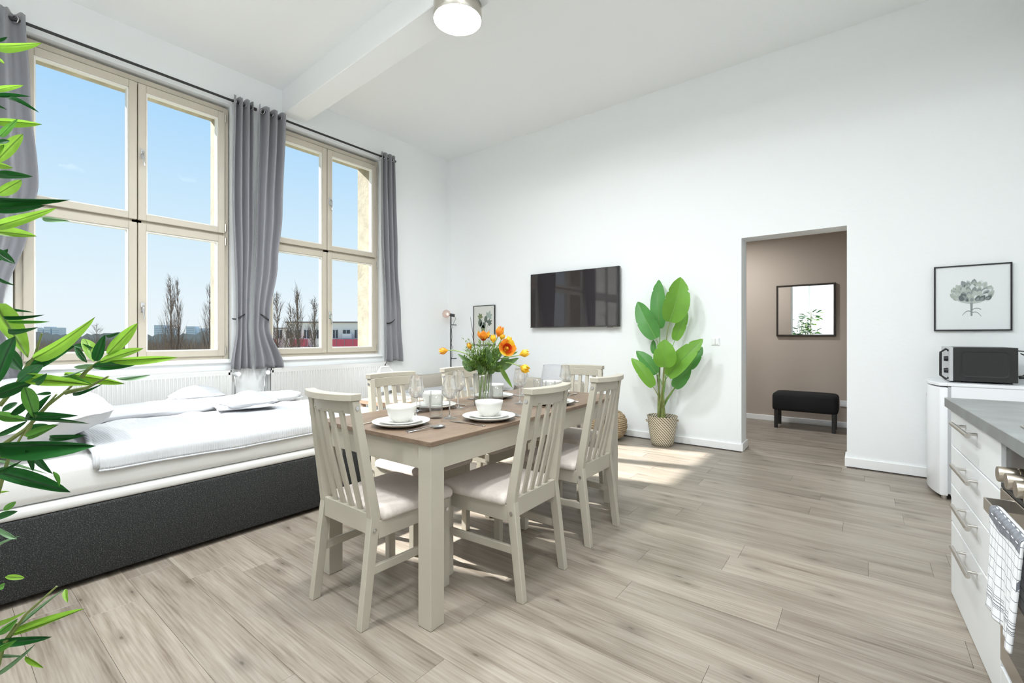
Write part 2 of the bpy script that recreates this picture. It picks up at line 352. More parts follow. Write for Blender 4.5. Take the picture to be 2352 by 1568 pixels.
# ---------- floor: planks ----------
m=MB(); m.box(WX-.1,RX+.2,FY-.2,BY,-.05,-.006); m.box(HX0,HX1,BY,HY,-.05,-.006)
fl=struct('floor',m,pm('dark joint base',(.14,.11,.09),.9))  # dark base under the planks, shows in the joints
PW,PL=.191,1.285
pmesh={}
def plank(x0,x1,y0,y1):
    L=round(x1-x0,3); Wd=round(y1-y0,3)
    if (L,Wd) not in pmesh:
        mm=MB(); g=.0004
        mm.box(g,L-g,g,Wd-g,-.006,0)
        pmesh[(L,Wd)]=mm.mesh('plank','plank',bevel=.0007)
    o=bpy.data.objects.new('plank',pmesh[(L,Wd)]); C.objects.link(o); o.location=(x0,y0,0); o.parent=fl
rnd=random.Random(5); k=-25; n=0
while True:
    y0=2.156+PW*k; y1=y0+PW; k+=1
    if y1<-.1: continue
    if y0>=HY: break
    # rows from the camera outwards; x-range that the room needs
    xa,xb=(WX,RX) if y1<=BY+.02 else ((DX0,DX1) if y0<BY+.23 else (-1.7,HX1-1.2))
    y1c=min(y1,HY)
    off={2.156:-.287,1.965:-.91}.get(round(y0,3),rnd.uniform(0,PL))
    # quantise to keep few meshes
    x=off
    while x>xa: x-=PL
    while x<xb:
        a,b=max(x,xa),min(x+PL,xb)
        if b-a>.02: plank(a,b,y0,y1c); n+=1
        x+=PL
m=MB(); m.box(WX,RX,FY,2.156+PW*-15+.001,-.006,0)

yl=min(o.location.y for o in fl.children)
m=MB(); m.box(WX,RX,FY,yl-.001,-.006,-.0002); struct('floor_rear',m,'plank')
m=MB(); m.box(HX0,-1.7,BY+.26,HY,-.006,-.0002); m.box(HX1-1.2,HX1,BY+.26,HY,-.006,-.0002); struct('floor_hall_sides',m,'plank')

# ---------- windows ----------
def frame4(mb,x0,x1,y0,y1,z0,z1,wl,wr,wb,wt):
    mb.box(x0,x1,y0,y0+wl,z0,z1); mb.box(x0,x1,y1-wr,y1,z0,z1); mb.box(x0,x1,y0+wl,y1-wr,z0,z0+wb); mb.box(x0,x1,y0+wl,y1-wr,z1-wt,z1)
def make_window(name,c):
    w=bpy.data.objects.new(name,None); C.objects.link(w); w.location=(-5.45,c,0); w['kind']='structure'
    m=MB(); frame4(m,-.08,-.008,-.785,.785,.97,3.675,.05,.05,.05,.05); m.box(-.07,-.02,-.74,.74,2.275,2.335); m.box(-.07,-.02,-.04,.04,1.0,3.65)
    obj('window_frame',m,'wframe',w,bevel=.004)
    for sy in (-1,1):
        for (z0,z1) in ((1.005,2.29),(2.318,3.612)):
            a,b=((-.742,-.004) if sy<0 else (.004,.742))
            m=MB(); gl=a+.062; gr=b-.062; g0=z0+.06; g1=z1-.068
            frame4(m,-.05,.018,a,b,z0,z1,.062,.062,.06,.068)
            s=obj('sash',m,'wframe',w,bevel=.004)
            m=MB(); frame4(m,-.05,.004,gl-.001,gr+.001,g0-.001,g1+.001,.013,.013,.013,.013); obj('glazing_bead',m,'wbead',s,label='pale inner glazing bead')
            m=MB(); m.box(-.036,-.030,gl,gr,g0,g1); obj('pane',m,'glass',s)
            if sy>0:
                zc=(z0+z1)/2-(.16 if z0<2 else .02)
                m=MB(); m.box(.018,.026,a+.018,a+.045,zc-.045,zc+.045); m.tube([(.026,a+.031,zc+.01),(.055,a+.031,zc+.012),(.064,a+.031,zc-.005),(.064,a+.036,zc-.12)],[.009,.009,.010,.007],8)
                obj('window_handle',m,'chrome',w,smooth=True,label='silvery window handle')
            for hz in (z0+.06,z1-.06):
                m=MB(); m.cyl((.020,sy*.748,hz-.04),(.020,sy*.748,hz+.04),.007,8); obj('hinge',m,'steel',w,smooth=True)
    m=MB(); m.box(-.02,.075,-.81,.81,.93,.962); m.box(-.03,.02,-.79,.79,.955,.972); obj('window_sill',m,'trimwhite',w,bevel=.008,segs=3)
    return w
for i,c in enumerate(CENT): make_window('window_%d'%(4-i),c)

# ---------- radiators ----------
def make_radiator(name,label,y0,y1,valve):
    t=thing(name,label,'radiator',(0,(y0+y1)/2,0),0)
    h=(y1-y0)/2; z0,z1=.15,.855
    m=MB(); n=int((y1-y0)/.0333); prof=[]
    for i in range(n*6+1):
        y=-h+.03+(2*h-.06)*i/(n*6); ph=i%6; d=[0,0,.0,.009,.012,.009][ph]
        prof.append((y,-5.302-(d)))
    top=[(x,y,z1-.06) for y,x in prof]
    lv=[(z0+.02,0),(z0+.06,1),(z1-.09,1),(z1-.05,0)]
    vs=[];fs=[]
    for z,kf in lv:
        for y,x in prof: vs.append((-5.302+(x+5.302)*kf,y,z))
    L=len(prof)
    for a in range(3):
        for i in range(L-1): fs.append((a*L+i,a*L+i+1,(a+1)*L+i+1,(a+1)*L+i))
    m.add(vs,fs)
    m.box(-5.315,-5.302,-h,-h+.03,z0,z1-.02); m.box(-5.315,-5.302,h-.03,h,z0,z1-.02); m.box(-5.315,-5.302,-h,h,z0,z0+.02); m.box(-5.315,-5.302,-h,h,z1-.05,z1-.02)
    obj('front_panel',m,'radiator',t,smooth=True)
    m=MB(); m.box(-5.385,-5.375,-h+.02,h-.02,z0+.02,z1-.03); obj('rear_panel',m,'radiator',t)
    m=MB(); m.box(-5.392,-5.300,-h,-h+.012,z0,z1); m.box(-5.392,-5.300,h-.012,h,z0,z1); m.box(-5.308,-5.300,-h,h,z1-.022,z1); m.box(-5.392,-5.384,-h,h,z1-.022,z1)
    k=int(2*h/.018)
    for i in range(k): 
        y=-h+.02+i*.018; m.box(-5.386,-5.306,y,y+.006,z1-.010,z1-.003)
    obj('top_grille',m,'radiator',t)
    s=valve
    m=MB(); m.cyl((-5.345,s*h,z1-.05),(-5.345,s*(h+.045),z1-.05),.012,10); m.cyl((-5.345,s*(h+.03),z1-.05),(-5.29,s*(h+.045),z1-.045),.02,14); m.cyl((-5.30,s*(h+.045),z1-.045),(-5.255,s*(h+.052),z1-.042),.027,16,.024)
    obj('thermostat_valve',m,'plastic',t,smooth=True)
    m=MB(); m.tube([(-5.345,s*(h+.035),z1-.05),(-5.345,s*(h+.05),z1-.10),(-5.345,s*(h+.05),.0)],.0085,8); obj('pipe',m,'chrome',t,smooth=True)
    m=MB(); m.box(-5.405,-5.38,-h+.2,-h+.24,z0+.05,z1-.08); m.box(-5.405,-5.38,h-.24,h-.2,z0+.05,z1-.08); obj('bracket',m,'steel',t)
    return t
make_radiator('radiator','white ribbed panel radiator below the window behind the bed',.68,2.005,1)
make_radiator('radiator','white ribbed panel radiator below the farther window, beside the thermostat pipe',2.41,3.985,-1)

# ---------- curtain rods and curtains ----------
def rod(label,y0,y1):
    t=thing('curtain_rod',label,'curtain rod',(-5.33,(y0+y1)/2,3.725),0)
    h=(y1-y0)/2; m=MB(); m.cyl((0,-h,0),(0,h,0),.0125,12); obj('pole',m,'blackmetal',t,smooth=True)
    for s in (-1,1):
        m=MB(); m.cyl((0,s*h,0),(0,s*(h+.03),0),.018,12); obj('end_cap',m,'blackmetal',t,smooth=True)
        m=MB(); m.cyl((-.079,s*(h-.04),0),(-.07,s*(h-.04),0),.03,16); m.cyl((-.079,s*(h-.04),0),(0,s*(h-.04),0),.008,8); obj('bracket',m,'blackmetal',t,smooth=True)
    return t
rod('black metal curtain rod above the nearer, larger-looking window',.26,2.235)
rod('black metal curtain rod above the farther window',2.36,4.13)
def interp(tab,v):
    for (a,x),(b,y) in zip(tab,tab[1:]):
        if v<=b: t=(v-a)/(b-a); t=t*t*(3-2*t); return x+(y-x)*t
    return tab[-1][1]
def curtain(label,L,Rr,amp,folds,seed,tie,group='grey eyelet curtains',hem=.862,xo=-5.33,top=3.79):
    y0=L[0][1]; t=thing('curtain',label,'curtain',(xo,(L[0][1]+Rr[0][1])/2,0),0,group); yc=(L[0][1]+Rr[0][1])/2
    nu,nv=folds*12,64
    def fn(u,v):
        z=top+(hem-top)*v
        a=interp(L,z_to(v)); b=interp(Rr,z_to(v)); A=interp(amp,z_to(v))
        # folds lean and gather below
        uu=u+.012*math.sin(7*u+seed+3*v)
        ph=2*PI*folds*uu+seed
        s=math.sin(ph); s=math.copysign(abs(s)**.75,s)
        x=A*s*(1+.25*wn(u*folds,v*3,seed))+.01*wn(u*3,v*4,seed+5)
        y=a+(b-a)*(u+.35/folds/6.28*math.cos(ph)*min(1,A/.02)*.9)
        zz=z
        if v<.03: zz=z+.012*math.cos(2*ph)-.006
        zz+=(-.0 if v<.95 else .010*math.sin(ph*.5+seed))
        return (x,y-yc,zz)
    def z_to(v): return v
    m=MB(); m.grid(fn,nu,nv)
    o=obj('curtain_panel',m,'curtain',t,smooth=2); md=o.modifiers.new('thickness','SOLIDIFY'); md.thickness=.003
    # eyelets where the rod passes through
    for i in range(folds*2):
        u=(i+.5-(seed/PI)%1)/(folds*2)
        if u<0.02 or u>.98: continue
        p=fn(u,.03); m=MB(); q=[(p[0]*0+.026*math.cos(a)*.75,p[1]+.026*math.cos(a)*.6,3.725+.026*math.sin(a)) for a in [2*PI*k/20 for k in range(20)]]
        m.tube(q,.004,6,closed=True); obj('eyelet',m,'chrome',t,smooth=True)
    v=(top-1.43)/(top-hem)
    for (u,s) in tie:
        p=fn(u,v); X=p[0]+.045
        pts=[(X-.06,p[1]-s*.045,1.405),(X-.01,p[1]-s*.03,1.402),(X+.012,p[1]+s*.01,1.425),(X+.006,p[1]+s*.05,1.452),(X-.01,p[1]+s*.062,1.462),(X-.004,p[1]+s*.052,1.446),(X+.003,p[1]+s*.015,1.415),(X-.015,p[1]-s*.028,1.393),(X-.06,p[1]-s*.04,1.395)]
        m=MB(); m.tube(pts,.0045,6); obj('tieback_hook',m,'blackmetal',t,smooth=True)
    return t
curtain('grey curtain at the left picture edge, tied back behind the bamboo leaves',[(0,.15),(.5,.17),(.8,.15),(1,.16)],
  [(0,.505),(.2,.53),(.46,.575),(.58,.52),(.80,.385),(.86,.39),(1,.50)],[(0,.04),(.5,.045),(.8,.02),(1,.045)],3,1.4,[(.7,1)])
curtain('grey tied curtain at the right side of the nearer window',[(0,2.03),(.35,2.01),(.8,2.055),(.84,2.06),(1,2.00)],
  [(0,2.225),(.5,2.225),(.8,2.19),(.84,2.185),(1,2.21)],[(0,.05),(.4,.045),(.8,.028),(.84,.026),(1,.05)],3,.4,[(.22,1)],xo=-5.335)
curtain('grey tied curtain at the left side of the farther window',[(0,2.29),(.5,2.255),(.8,2.225),(.84,2.22),(1,2.235)],
  [(0,2.57),(.4,2.53),(.6,2.48),(.8,2.40),(.84,2.395),(1,2.545)],[(0,.05),(.4,.045),(.8,.028),(.84,.026),(1,.05)],3,2.2,[(.68,-1)],xo=-5.325)
curtain('grey curtain gathered beside the room corner, hooked back',[(0,3.905),(.3,3.905),(.84,3.965),(1,3.965)],
  [(0,4.12),(.5,4.17),(.8,4.24),(1,4.275)],[(0,.045),(.5,.042),(.84,.028),(1,.04)],3,.9,[(.3,1)])

for c_,lab in ((-2.60,'added white blind over the added window farthest behind the camera'),(-.676,'added white blind over the added window just behind the camera')):
    rb=thing('added_blind',lab,'blind',(-5.395,c_,0)); m=MB(); m.box(0,.002,-.80,.80,.95,3.70); obj('blind_cloth',m,'blind',rb)  # unseen blinds, added to turn direct sun into soft light
    m=MB(); m.cyl((.012,-.79,3.72),(.012,.79,3.72),.022,12); obj('roller',m,'plastic',rb,smooth=True)
    m=MB(); m.box(-.004,.008,-.80,.80,.93,.955); obj('bottom_bar',m,'plastic',rb)
# ---------- outside ----------
fwd=Vector((-.6115,.7912,0)); rgt=Vector((.7912,.6115,0))
def far(d,px): return fwd*d+rgt*((px-1176)/1047*d)
m=MB(); m.box(-1500,-6,-900,1500,-9.2,-9); struct('ground',m,pm('winter grass field',(.22,.215,.15),1,vary=.25,vscale=.03))
def bare_tree(label,px,d,top,spread,seed,poplar=True,nb=46,grp=None):
    rr=random.Random(seed); b=far(d,px); t=thing('bare_tree',label,'tree',(b.x,b.y,-9),0,grp); H=top+9
    m=MB(); m.tube([(0,0,0),(.1,.1,H*.3),(-.05,.1,H*.6),(.05,0,H*.86),(0,0,H)],[.20,.15,.09,.04,.012],6); obj('trunk',m,'bark',t,smooth=True)
    m=MB()
    for i in range(nb):
        z=H*(.22+.74*rr.random()**.9); a=rr.uniform(0,2*PI); L=H*(.12+.24*rr.random())*(1.15-z/H)
        sp=spread*(1.1-z/H); dx,dy=math.cos(a)*sp,math.sin(a)*sp
        p0=Vector((0,0,z)); p1=p0+Vector((dx*.5,dy*.5,L*.4)); p2=p0+Vector((dx*.8+rr.uniform(-.2,.2),dy*.8,L)); 
        m.tube([p0,p1,p2],[.030,.019,.008],3,cap=False)
        for j in range(7):
            q=p0.lerp(p2,rr.uniform(.2,1)); e=q+Vector((dx*.35*rr.uniform(-.3,1.3)+rr.uniform(-.2,.2),dy*.35+rr.uniform(-.25,.25),L*rr.uniform(.2,.5)))
            m.tube([q,(q+e)/2+Vector((0,0,-.03)),e],[.010,.008,.004],3,cap=False)
    o=obj('branches',m,'bark',t); o['kind']='stuff'
    return t
bare_tree('tall bare poplar in the lower right pane of the nearer window',392,70,10.6,1.9,1,nb=110)
bare_tree('bare poplar close behind the tallest one, slightly lower top',408,72,10.3,1.6,8,nb=70)
bare_tree('bare poplar cut off by the window jamb of the nearer window',481,70,9.2,1.8,2,nb=90)
bare_tree('bare slender tree beside the white building, nearest the curtain',636,44,5.6,1.6,3,nb=80)
bare_tree('bare slender tree in front of the white building, tallest there',683,44,6.0,1.5,4,nb=80)
bare_tree('low bare tree in front of the red balconies',668,42,4.0,1.7,5,nb=70)
bare_tree('bare tree in front of the building beside the window mullion',722,45,4.9,1.5,6,nb=80)
bare_tree('round bare tree on the horizon in the lower left pane',222,130,5.2,4.5,7,nb=60)
m=MB(); rr=random.Random(9)
for i in range(900):
    px=rr.choice([rr.uniform(200,500),rr.uniform(340,500),rr.uniform(60,330)]); d=rr.uniform(90,200) if px<330 else rr.uniform(62,110)
    b=far(d,px); h=rr.uniform(7.6,9.6)+(rr.random()<.25)*rr.uniform(0,1.6); n=8
    for j in range(n):
        a=rr.uniform(0,2*PI); s=h*.22; m.tube([(b.x,b.y,-9),(b.x+math.cos(a)*s*.5,b.y+math.sin(a)*s*.5,-9+h*.6),(b.x+math.cos(a)*s,b.y+math.sin(a)*s,-9+h*rr.uniform(.8,1.05))],[.05,.04,.015],3,cap=False)
o=obj('brushwood',m,'bark2'); o['kind']='stuff'; tag(o,'brown leafless brushwood along the field below the windows','shrubs')
# far tree line and towers
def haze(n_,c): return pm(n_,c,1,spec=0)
m=MB(); pts=[]
rr=random.Random(3); vs=[];fs=[]
for i in range(120):
    px=-200+i*10; b=far(420,px); h=1.21+ (.8+rr.random()*3.2)+1.5*math.sin(i*.3); vs+= [(b.x,b.y,-9),(b.x,b.y,h),(b.x-6,b.y+8,-9)]
for i in range(119):
    a=i*3; fs+=[(a,a+3,a+4,a+1),(a+1,a+4,a+5,a+2)]
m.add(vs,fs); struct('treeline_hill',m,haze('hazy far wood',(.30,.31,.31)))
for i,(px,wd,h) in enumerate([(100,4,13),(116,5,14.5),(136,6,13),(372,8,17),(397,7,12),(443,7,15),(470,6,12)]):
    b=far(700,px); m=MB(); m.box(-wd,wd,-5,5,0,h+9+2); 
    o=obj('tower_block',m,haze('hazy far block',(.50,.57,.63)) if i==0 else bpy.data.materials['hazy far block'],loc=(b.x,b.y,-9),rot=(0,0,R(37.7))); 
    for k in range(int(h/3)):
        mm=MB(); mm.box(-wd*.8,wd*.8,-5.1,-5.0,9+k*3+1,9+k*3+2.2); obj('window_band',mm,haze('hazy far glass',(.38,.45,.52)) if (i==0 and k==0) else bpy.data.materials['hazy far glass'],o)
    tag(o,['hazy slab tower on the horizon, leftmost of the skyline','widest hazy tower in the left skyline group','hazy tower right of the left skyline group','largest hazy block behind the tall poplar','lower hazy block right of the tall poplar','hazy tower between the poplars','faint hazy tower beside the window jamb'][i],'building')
# white house with red balconies, facing the windows
b=far(60,735); t=thing('apartment_building','white flat-roofed building with red balconies beyond the farther window','building',(b.x,b.y,-9),R(37.7))
m=MB(); m.box(-4.4,8.5,0,9,0,12.05); m.box(-9.5,-4.4,.6,9,0,11.3); obj('walls',m,pm('white house render',(.80,.76,.70),.9),t)
m=MB(); m.box(-4.55,8.7,-.15,9.1,12.05,12.2); m.box(-9.6,-4.4,.5,9.1,11.3,11.4); obj('roof_edge',m,pm('roof edge metal',(.20,.18,.17),.6),t)
dk=pm('house window glass',(.05,.06,.07),.1); rd=pm('red balcony panel',(.62,.10,.14),.6); wf=pm('house window frame',(.75,.75,.75),.5)
for x,ww in ((-6.9,.35),(-5.6,.35),(-4.0,.32),(-2.85,.32),(-1.7,.35),(-.4,.3),(2.05,.3),(3.5,.45),(4.9,.3),(6.8,.4)):
    yy=.6 if x<-4.4 else 0
    m=MB(); m.box(x-ww,x+ww,yy-.06,yy-.01,9.95,11.15); f=obj('window_unit',m,dk,t)
    m=MB(); m.box(x-.03,x+.03,yy-.09,yy-.06,9.95,11.15); m.box(x-ww,x+ww,yy-.09,yy-.06,11.1,11.18); m.box(x-ww,x+ww,yy-.09,yy-.06,9.9,9.97); obj('window_bars',m,wf,f)
for a,b_ in ((-6.8,-5.4),(-3.4,-1.1),(1.6,7.6)):
    y0=-.6 if a<-4.4 else -1.2
    m=MB(); m.box(a,b_,y0,y0+.06,8.95,9.88); bp_=obj('balcony_panel',m,rd,t)
    m=MB(); m.box(a-.1,b_+.1,y0-.1,.5,8.62,8.88); obj('balcony_slab',m,wf,t)
    m=MB(); m.box(a,b_,y0-.02,y0+.02,9.98,10.03)
    x=a
    while x<=b_: m.box(x-.02,x+.02,y0-.04,y0+.02,8.9,10.0); x+=1.05
    obj('railing',m,pm('railing metal',(.3,.3,.32),.5) if 'railing metal' not in bpy.data.materials else bpy.data.materials['railing metal'],bp_)
m=MB(); m.box(3.2,4.4,-.7,-.35,9.9,10.6); obj('air_unit',m,wf,t)
# ---------- dining table ----------
TZ=.78
tb=thing('dining_table','cream dining table with brown wooden top set for six','table',(-1.826,2.19,0),R(.8))
m=MB(); m.box(-.418,.418,-.932,.932,.760,.780); obj('tabletop',m,'ttop',tb,bevel=.0015,label='brown wooden top')
TLY=.925
for sx in (-1,1):
    for sy in (-1,1):
        m=MB(); x=sx*.372; y=sy*.885; m.box(x-.039,x+.039,y-.039,y+.039,0,.760); obj('leg',m,'cream',tb,bevel=.003)
for sy in (-1,1):
    m=MB(); y=sy*.905; m.box(-.333,.333,y-.01,y+.01,.655,.760); obj('apron',m,'cream',tb,bevel=.002)
for sx in (-1,1):
    m=MB(); x=sx*.395; m.box(x-.01,x+.01,-.846,.846,.655,.760); obj('apron',m,'cream',tb,bevel=.002)
# ---------- chairs ----------
def make_chair():
    t=thing('dining_chair','','chair')
    t['label']='x'
    def arc(x,y0,b=.042,w=.18): return y0-b*(1-(x/w)**2)
    for s in (-1,1):
        m=MB(); secs=[]
        for z,y,dy,x,dx in ((0,-.263,.040,.188,.034),(.40,-.212,.046,.184,.034),(.445,-.205,.048,.1835,.034),(.49,-.212,.046,.183,.034),(.945,-.286,.034,.160,.034)):
            X=s*x; secs.append([(X-dx/2,y-dy/2,z),(X+dx/2,y-dy/2,z),(X+dx/2,y+dy/2,z),(X-dx/2,y+dy/2,z)])
        m.loft(secs); p=obj('rear_leg',m,'cream',t,bevel=.0025)
        for z,y,x in ((.395,-.213,.201),(.915,-.281,.178)):
            m=MB(); m.disc((s*x,y,z),.0085,(s,0,0),12,.004); m.disc((s*(x+.004),y,z),.003,(s,0,0),6,.001); obj('screw',m,'chrome',p,smooth=True)
        m=MB(); m.box(s*.2085-.019,s*.2085+.019,.160,.200,0,.425); p=obj('leg',m,'cream',t,bevel=.0025)
        m=MB(); m.disc((s*.2275,.18,.375),.0085,(s,0,0),12,.004); obj('screw',m,'chrome',p,smooth=True)
        m=MB(); m.beam((s*.197,.162,.390),(s*.190,-.192,.390),.022,.075); obj('side_rail',m,'cream',t,bevel=.002)
        m=MB(); m.beam((s*.206,.162,.225),(s*.188,-.228,.225),.018,.036); obj('stretcher',m,'cream',t,bevel=.002)
    m=MB(); m.beam((-.19,.187,.390),(.19,.187,.390),.022,.07); obj('front_rail',m,'cream',t,bevel=.002)
    m=MB(); m.beam((-.168,-.214,.418),(.168,-.214,.418),.024,.09); obj('lower_back_rail',m,'cream',t,bevel=.0025)
    def curved(z0,z1,y0,dep,hw,xn=14):
        mm=MB(); secs=[]
        for i in range(xn+1):
            x=-hw+2*hw*i/xn; y=arc(x,y0); secs.append([(x,y-dep/2,z0),(x,y+dep/2,z0),(x,y+dep/2,z1),(x,y-dep/2,z1)])
        return mm.loft(secs)
    obj('upper_back_rail',curved(.890,.946,-.268,.018,.146),'cream',t,bevel=.0015)
    obj('top_rail',curved(.946,.975,-.290,.052,.182),'cream',t,bevel=.0025)
    for x in (-.096,-.032,.032,.096):
        m=MB(); secs=[]
        for z,f in ((.455,0),(.56,.35),(.70,.72),(.90,1)):
            y=-.209+(-.276+.209)*(z-.455)/.445+.002*f-.040*f*(1-(x/.18)**2); secs.append([(x-.015,y-.006,z),(x+.015,y-.006,z),(x+.015,y+.006,z),(x-.015,y+.006,z)])
        m.loft(secs); obj('slat',m,'cream',t,bevel=.0015)
    # padded seat
    pts=[]
    def outl(ins):
        P=[(-.160,-.196),(.160,-.196),(.166,-.182),(.206,-.178),(.214,-.165),(.232,.205),(.225,.222),(.205,.232),(-.205,.232),(-.225,.222),(-.232,.205),(-.214,-.165),(-.206,-.178),(-.166,-.182)]
        Q=[]
        for x,y in P:
            Q.append((x*(1-ins/.22),.02+(y-.02)*(1-ins/.22)))
        return Q
    m=MB(); secs=[]
    for z,i in ((.424,.012),(.428,.003),(.438,0),(.452,0),(.464,.006),(.472,.018),(.477,.045),(.480,.10),(.481,.16)):
        secs.append([(x,y,z) for x,y in outl(i)])
    m.loft(secs); obj('seat_cushion',m,'cushion',t,smooth=2,label='beige upholstered seat cushion')
    return t
ch=make_chair()
chairs=[((-1.83,1.377,0),R(0),'cream slat-back chair at the table end nearest the camera, its back towards the camera'),
 ((-1.505,1.855,0),R(91.5),'cream slat-back chair on the room side, nearer of that pair, empty floor behind it'),
 ((-1.52,2.535,0),R(90.5),'cream slat-back chair on the room side, the pair member closer to the television wall'),
 ((-2.16,1.88,0),R(-90),'cream slat-back chair on the window side, between the bed foot and the tumblers'),
 ((-2.18,2.535,0),R(-89),'cream slat-back chair on the window side, behind the vase, nearer the beige sofa'),
 ((-1.84,3.075,0),R(183),'cream slat-back chair at the far table end, facing the camera below the television')]
for i,(l,rz,lab) in enumerate(chairs):
    if i==0: ch.location=l; ch.rotation_euler=(0,0,rz); ch['label']=lab; ch['group']='dining chairs round the table'
    else: dup(ch,None,l,rz,lab)

# ---------- table settings ----------
def settle(o,loc,rz,lab,grp,first): return None
def lathe_thing(name,cat,prof,mat,n=40):
    m=MB(); m.lathe(prof,n); o=obj(name,m,mat,None,smooth=2); tag(o,'',cat); return o
pl=lathe_thing('dinner_plate','plate',[(0.0,.004),(.075,.004),(.085,.006),(.110,.014),(.1375,.024),(.1385,.022),(.112,.010),(.088,.001),(.06,.0),(.0,.0)],'porcelain',56)
sp_=lathe_thing('side_plate','plate',[(0.0,.005),(.055,.005),(.066,.008),(.100,.019),(.105,.020),(.1055,.018),(.070,.004),(.055,.0),(.0,.0)],'porcelain',48)
bo=lathe_thing('bowl','bowl',[(0,.008),(.025,.009),(.045,.018),(.060,.038),(.069,.068),(.0705,.078),(.0725,.0785),(.0735,.077),(.072,.066),(.064,.036),(.050,.013),(.036,.003),(.036,0),(.0,0)],'porcelain',48)
# stemmed glass: two walls would double the reflections, one thin shell reads as glass
m=MB(); m.lathe([(.036,0),(.0345,.002),(.020,.004),(.008,.008),(.0045,.018),(.0038,.05),(.0038,.085),(.006,.098)],32); m.tube([(0,0,.0),(0,0,.1)],[.0005,.0005],4)
wg=obj('wine_glass',MB().lathe([(.0355,0),(.036,.0015),(.020,.004),(.008,.008),(.0045,.018),(.0038,.05),(.0038,.088),(.006,.098)],28),'cup',None,smooth=2); tag(wg,'','wine glass')
bw=obj('glass_bowl',MB().lathe([(.006,.098),(.014,.103),(.030,.116),(.0415,.134),(.0425,.140),(.040,.160),(.035,.190),(.0305,.222),(.0300,.224),(.0294,.222),(.034,.190),(.039,.160),(.0412,.140),(.028,.1165),(.012,.1045),(.0,.1025)],40),'cup',wg,smooth=2)
tu=obj('tumbler',MB().lathe([(0,0),(.031,0),(.034,.004),(.0355,.12),(.0345,.1205),(.0335,.119),(.0318,.016),(.028,.013),(0,.012)],36),'cup2',None,smooth=2); tag(tu,'','tumbler')
def flatpath(mb,pts,th=.0026):
    # pts: (y, halfwidth, z)
    secs=[[(-w,y,z),(w,y,z),(w,y,z+th),(-w,y,z+th)] for y,w,z in pts]; return mb.loft(secs)
m=MB(); flatpath(m,[(-.11,.005,.001),(-.105,.0075,.001),(-.06,.007,.002),(0,.0045,.004),(.02,.005,.005),(.03,.009,.004),(.08,.010,.002),(.105,.007,.001),(.115,.001,.001)]); kn=obj('knife',m,'chrome',None,smooth=True,bevel=.0004); tag(kn,'','cutlery')
m=MB(); flatpath(m,[(-.10,.005,.001),(-.095,.0085,.001),(-.05,.006,.004),(0,.003,.010),(.03,.0035,.010),(.045,.011,.007),(.062,.0125,.004)])
for x in (-.0105,-.0035,.0035,.0105): m.beam((x,.061,.005),(x,.10,.009),.0032,.0016)
fk=obj('fork',m,'chrome',None,smooth=True); tag(fk,'','cutlery')
m=MB(); flatpath(m,[(-.10,.005,.001),(-.095,.0085,.001),(-.05,.006,.004),(0,.003,.010),(.028,.0035,.009)]); 
m.loft([[(.021*math.sin(a)*k,.062+.035*-math.cos(a)*k,.008-.007*(1-k*k)) for a in [2*PI*i/20 for i in range(20)]] for k in (1,.85,.6,.3,.02)],cap=False)
sn=obj('spoon',m,'chrome',None,smooth=2); tag(sn,'','cutlery')
S=[('at the end nearest the camera',(-1.785,1.428),0,(-1.903,1.622),(-1.79,1.66)),
   ('in front of the nearer room-side chair',(-1.55,1.81),90,(-1.733,1.704),(-1.715,1.985)),
   ('in front of the farther room-side chair',(-1.58,2.47),90,(-1.759,2.359),(-1.745,2.70)),
   ('in front of the nearer window-side chair',(-2.07,1.90),-90,(-1.934,1.975),(-1.992,1.764)),
   ('in front of the farther window-side chair',(-2.07,2.47),-90,(-1.975,2.68),(-1.83,2.22)),
   ('at the far table end below the television',(-1.87,2.915),180,(-1.72,2.86),(-1.88,2.745))]
used={}
def put(o,x,y,z,rz,lab,grp):
    if o.name not in used: used[o.name]=1; c=o
    else: c=dup(o,None)
    c.location=(x,y,z); c.rotation_euler=(0,0,R(rz)); c['label']=lab; c['group']=grp; return c
extra_k={0:[(kn,-.150,.02,4),(fk,.155,.06,-12),(sn,.190,.04,-17)]}
for i,(w_,(x,y),rz,(gx,gy),(tx,ty)) in enumerate(S):
    put(pl,x,y,TZ,0,'large white dinner plate '+w_,'dinner plates on the table')
    put(sp_,x,y,TZ+.009,0,'small white plate stacked on the dinner plate '+w_,'side plates on the dinner plates')
    put(bo,x,y,TZ+.018,0,'white bowl on the plates '+w_,'bowls on the stacked plates')
    put(wg,gx,gy,TZ,0,'clear wine glass '+w_,'wine glasses on the table')
    put(tu,tx,ty,TZ,0,'clear straight tumbler '+w_,'tumblers on the table')
    a=R(rz); ux,uy=math.cos(a),math.sin(a); vx,vy=-math.sin(a),math.cos(a)
    for o,side,fw,tw in ((kn,-.165,-.0,3),(fk,.160,.005,-8),(sn,.188,-.0,-12)):
        nm=o.name.split('.')[0]
        if i==1 and o is kn: side=-.163; fw=.0
        lab='steel %s %s of the plate %s'%(nm,'left' if side<0 else 'right',w_)
        put(o,x+ux*side+vx*fw,y+uy*side+vy*fw,TZ+.0005,rz+tw,lab,'cutlery beside the plates')
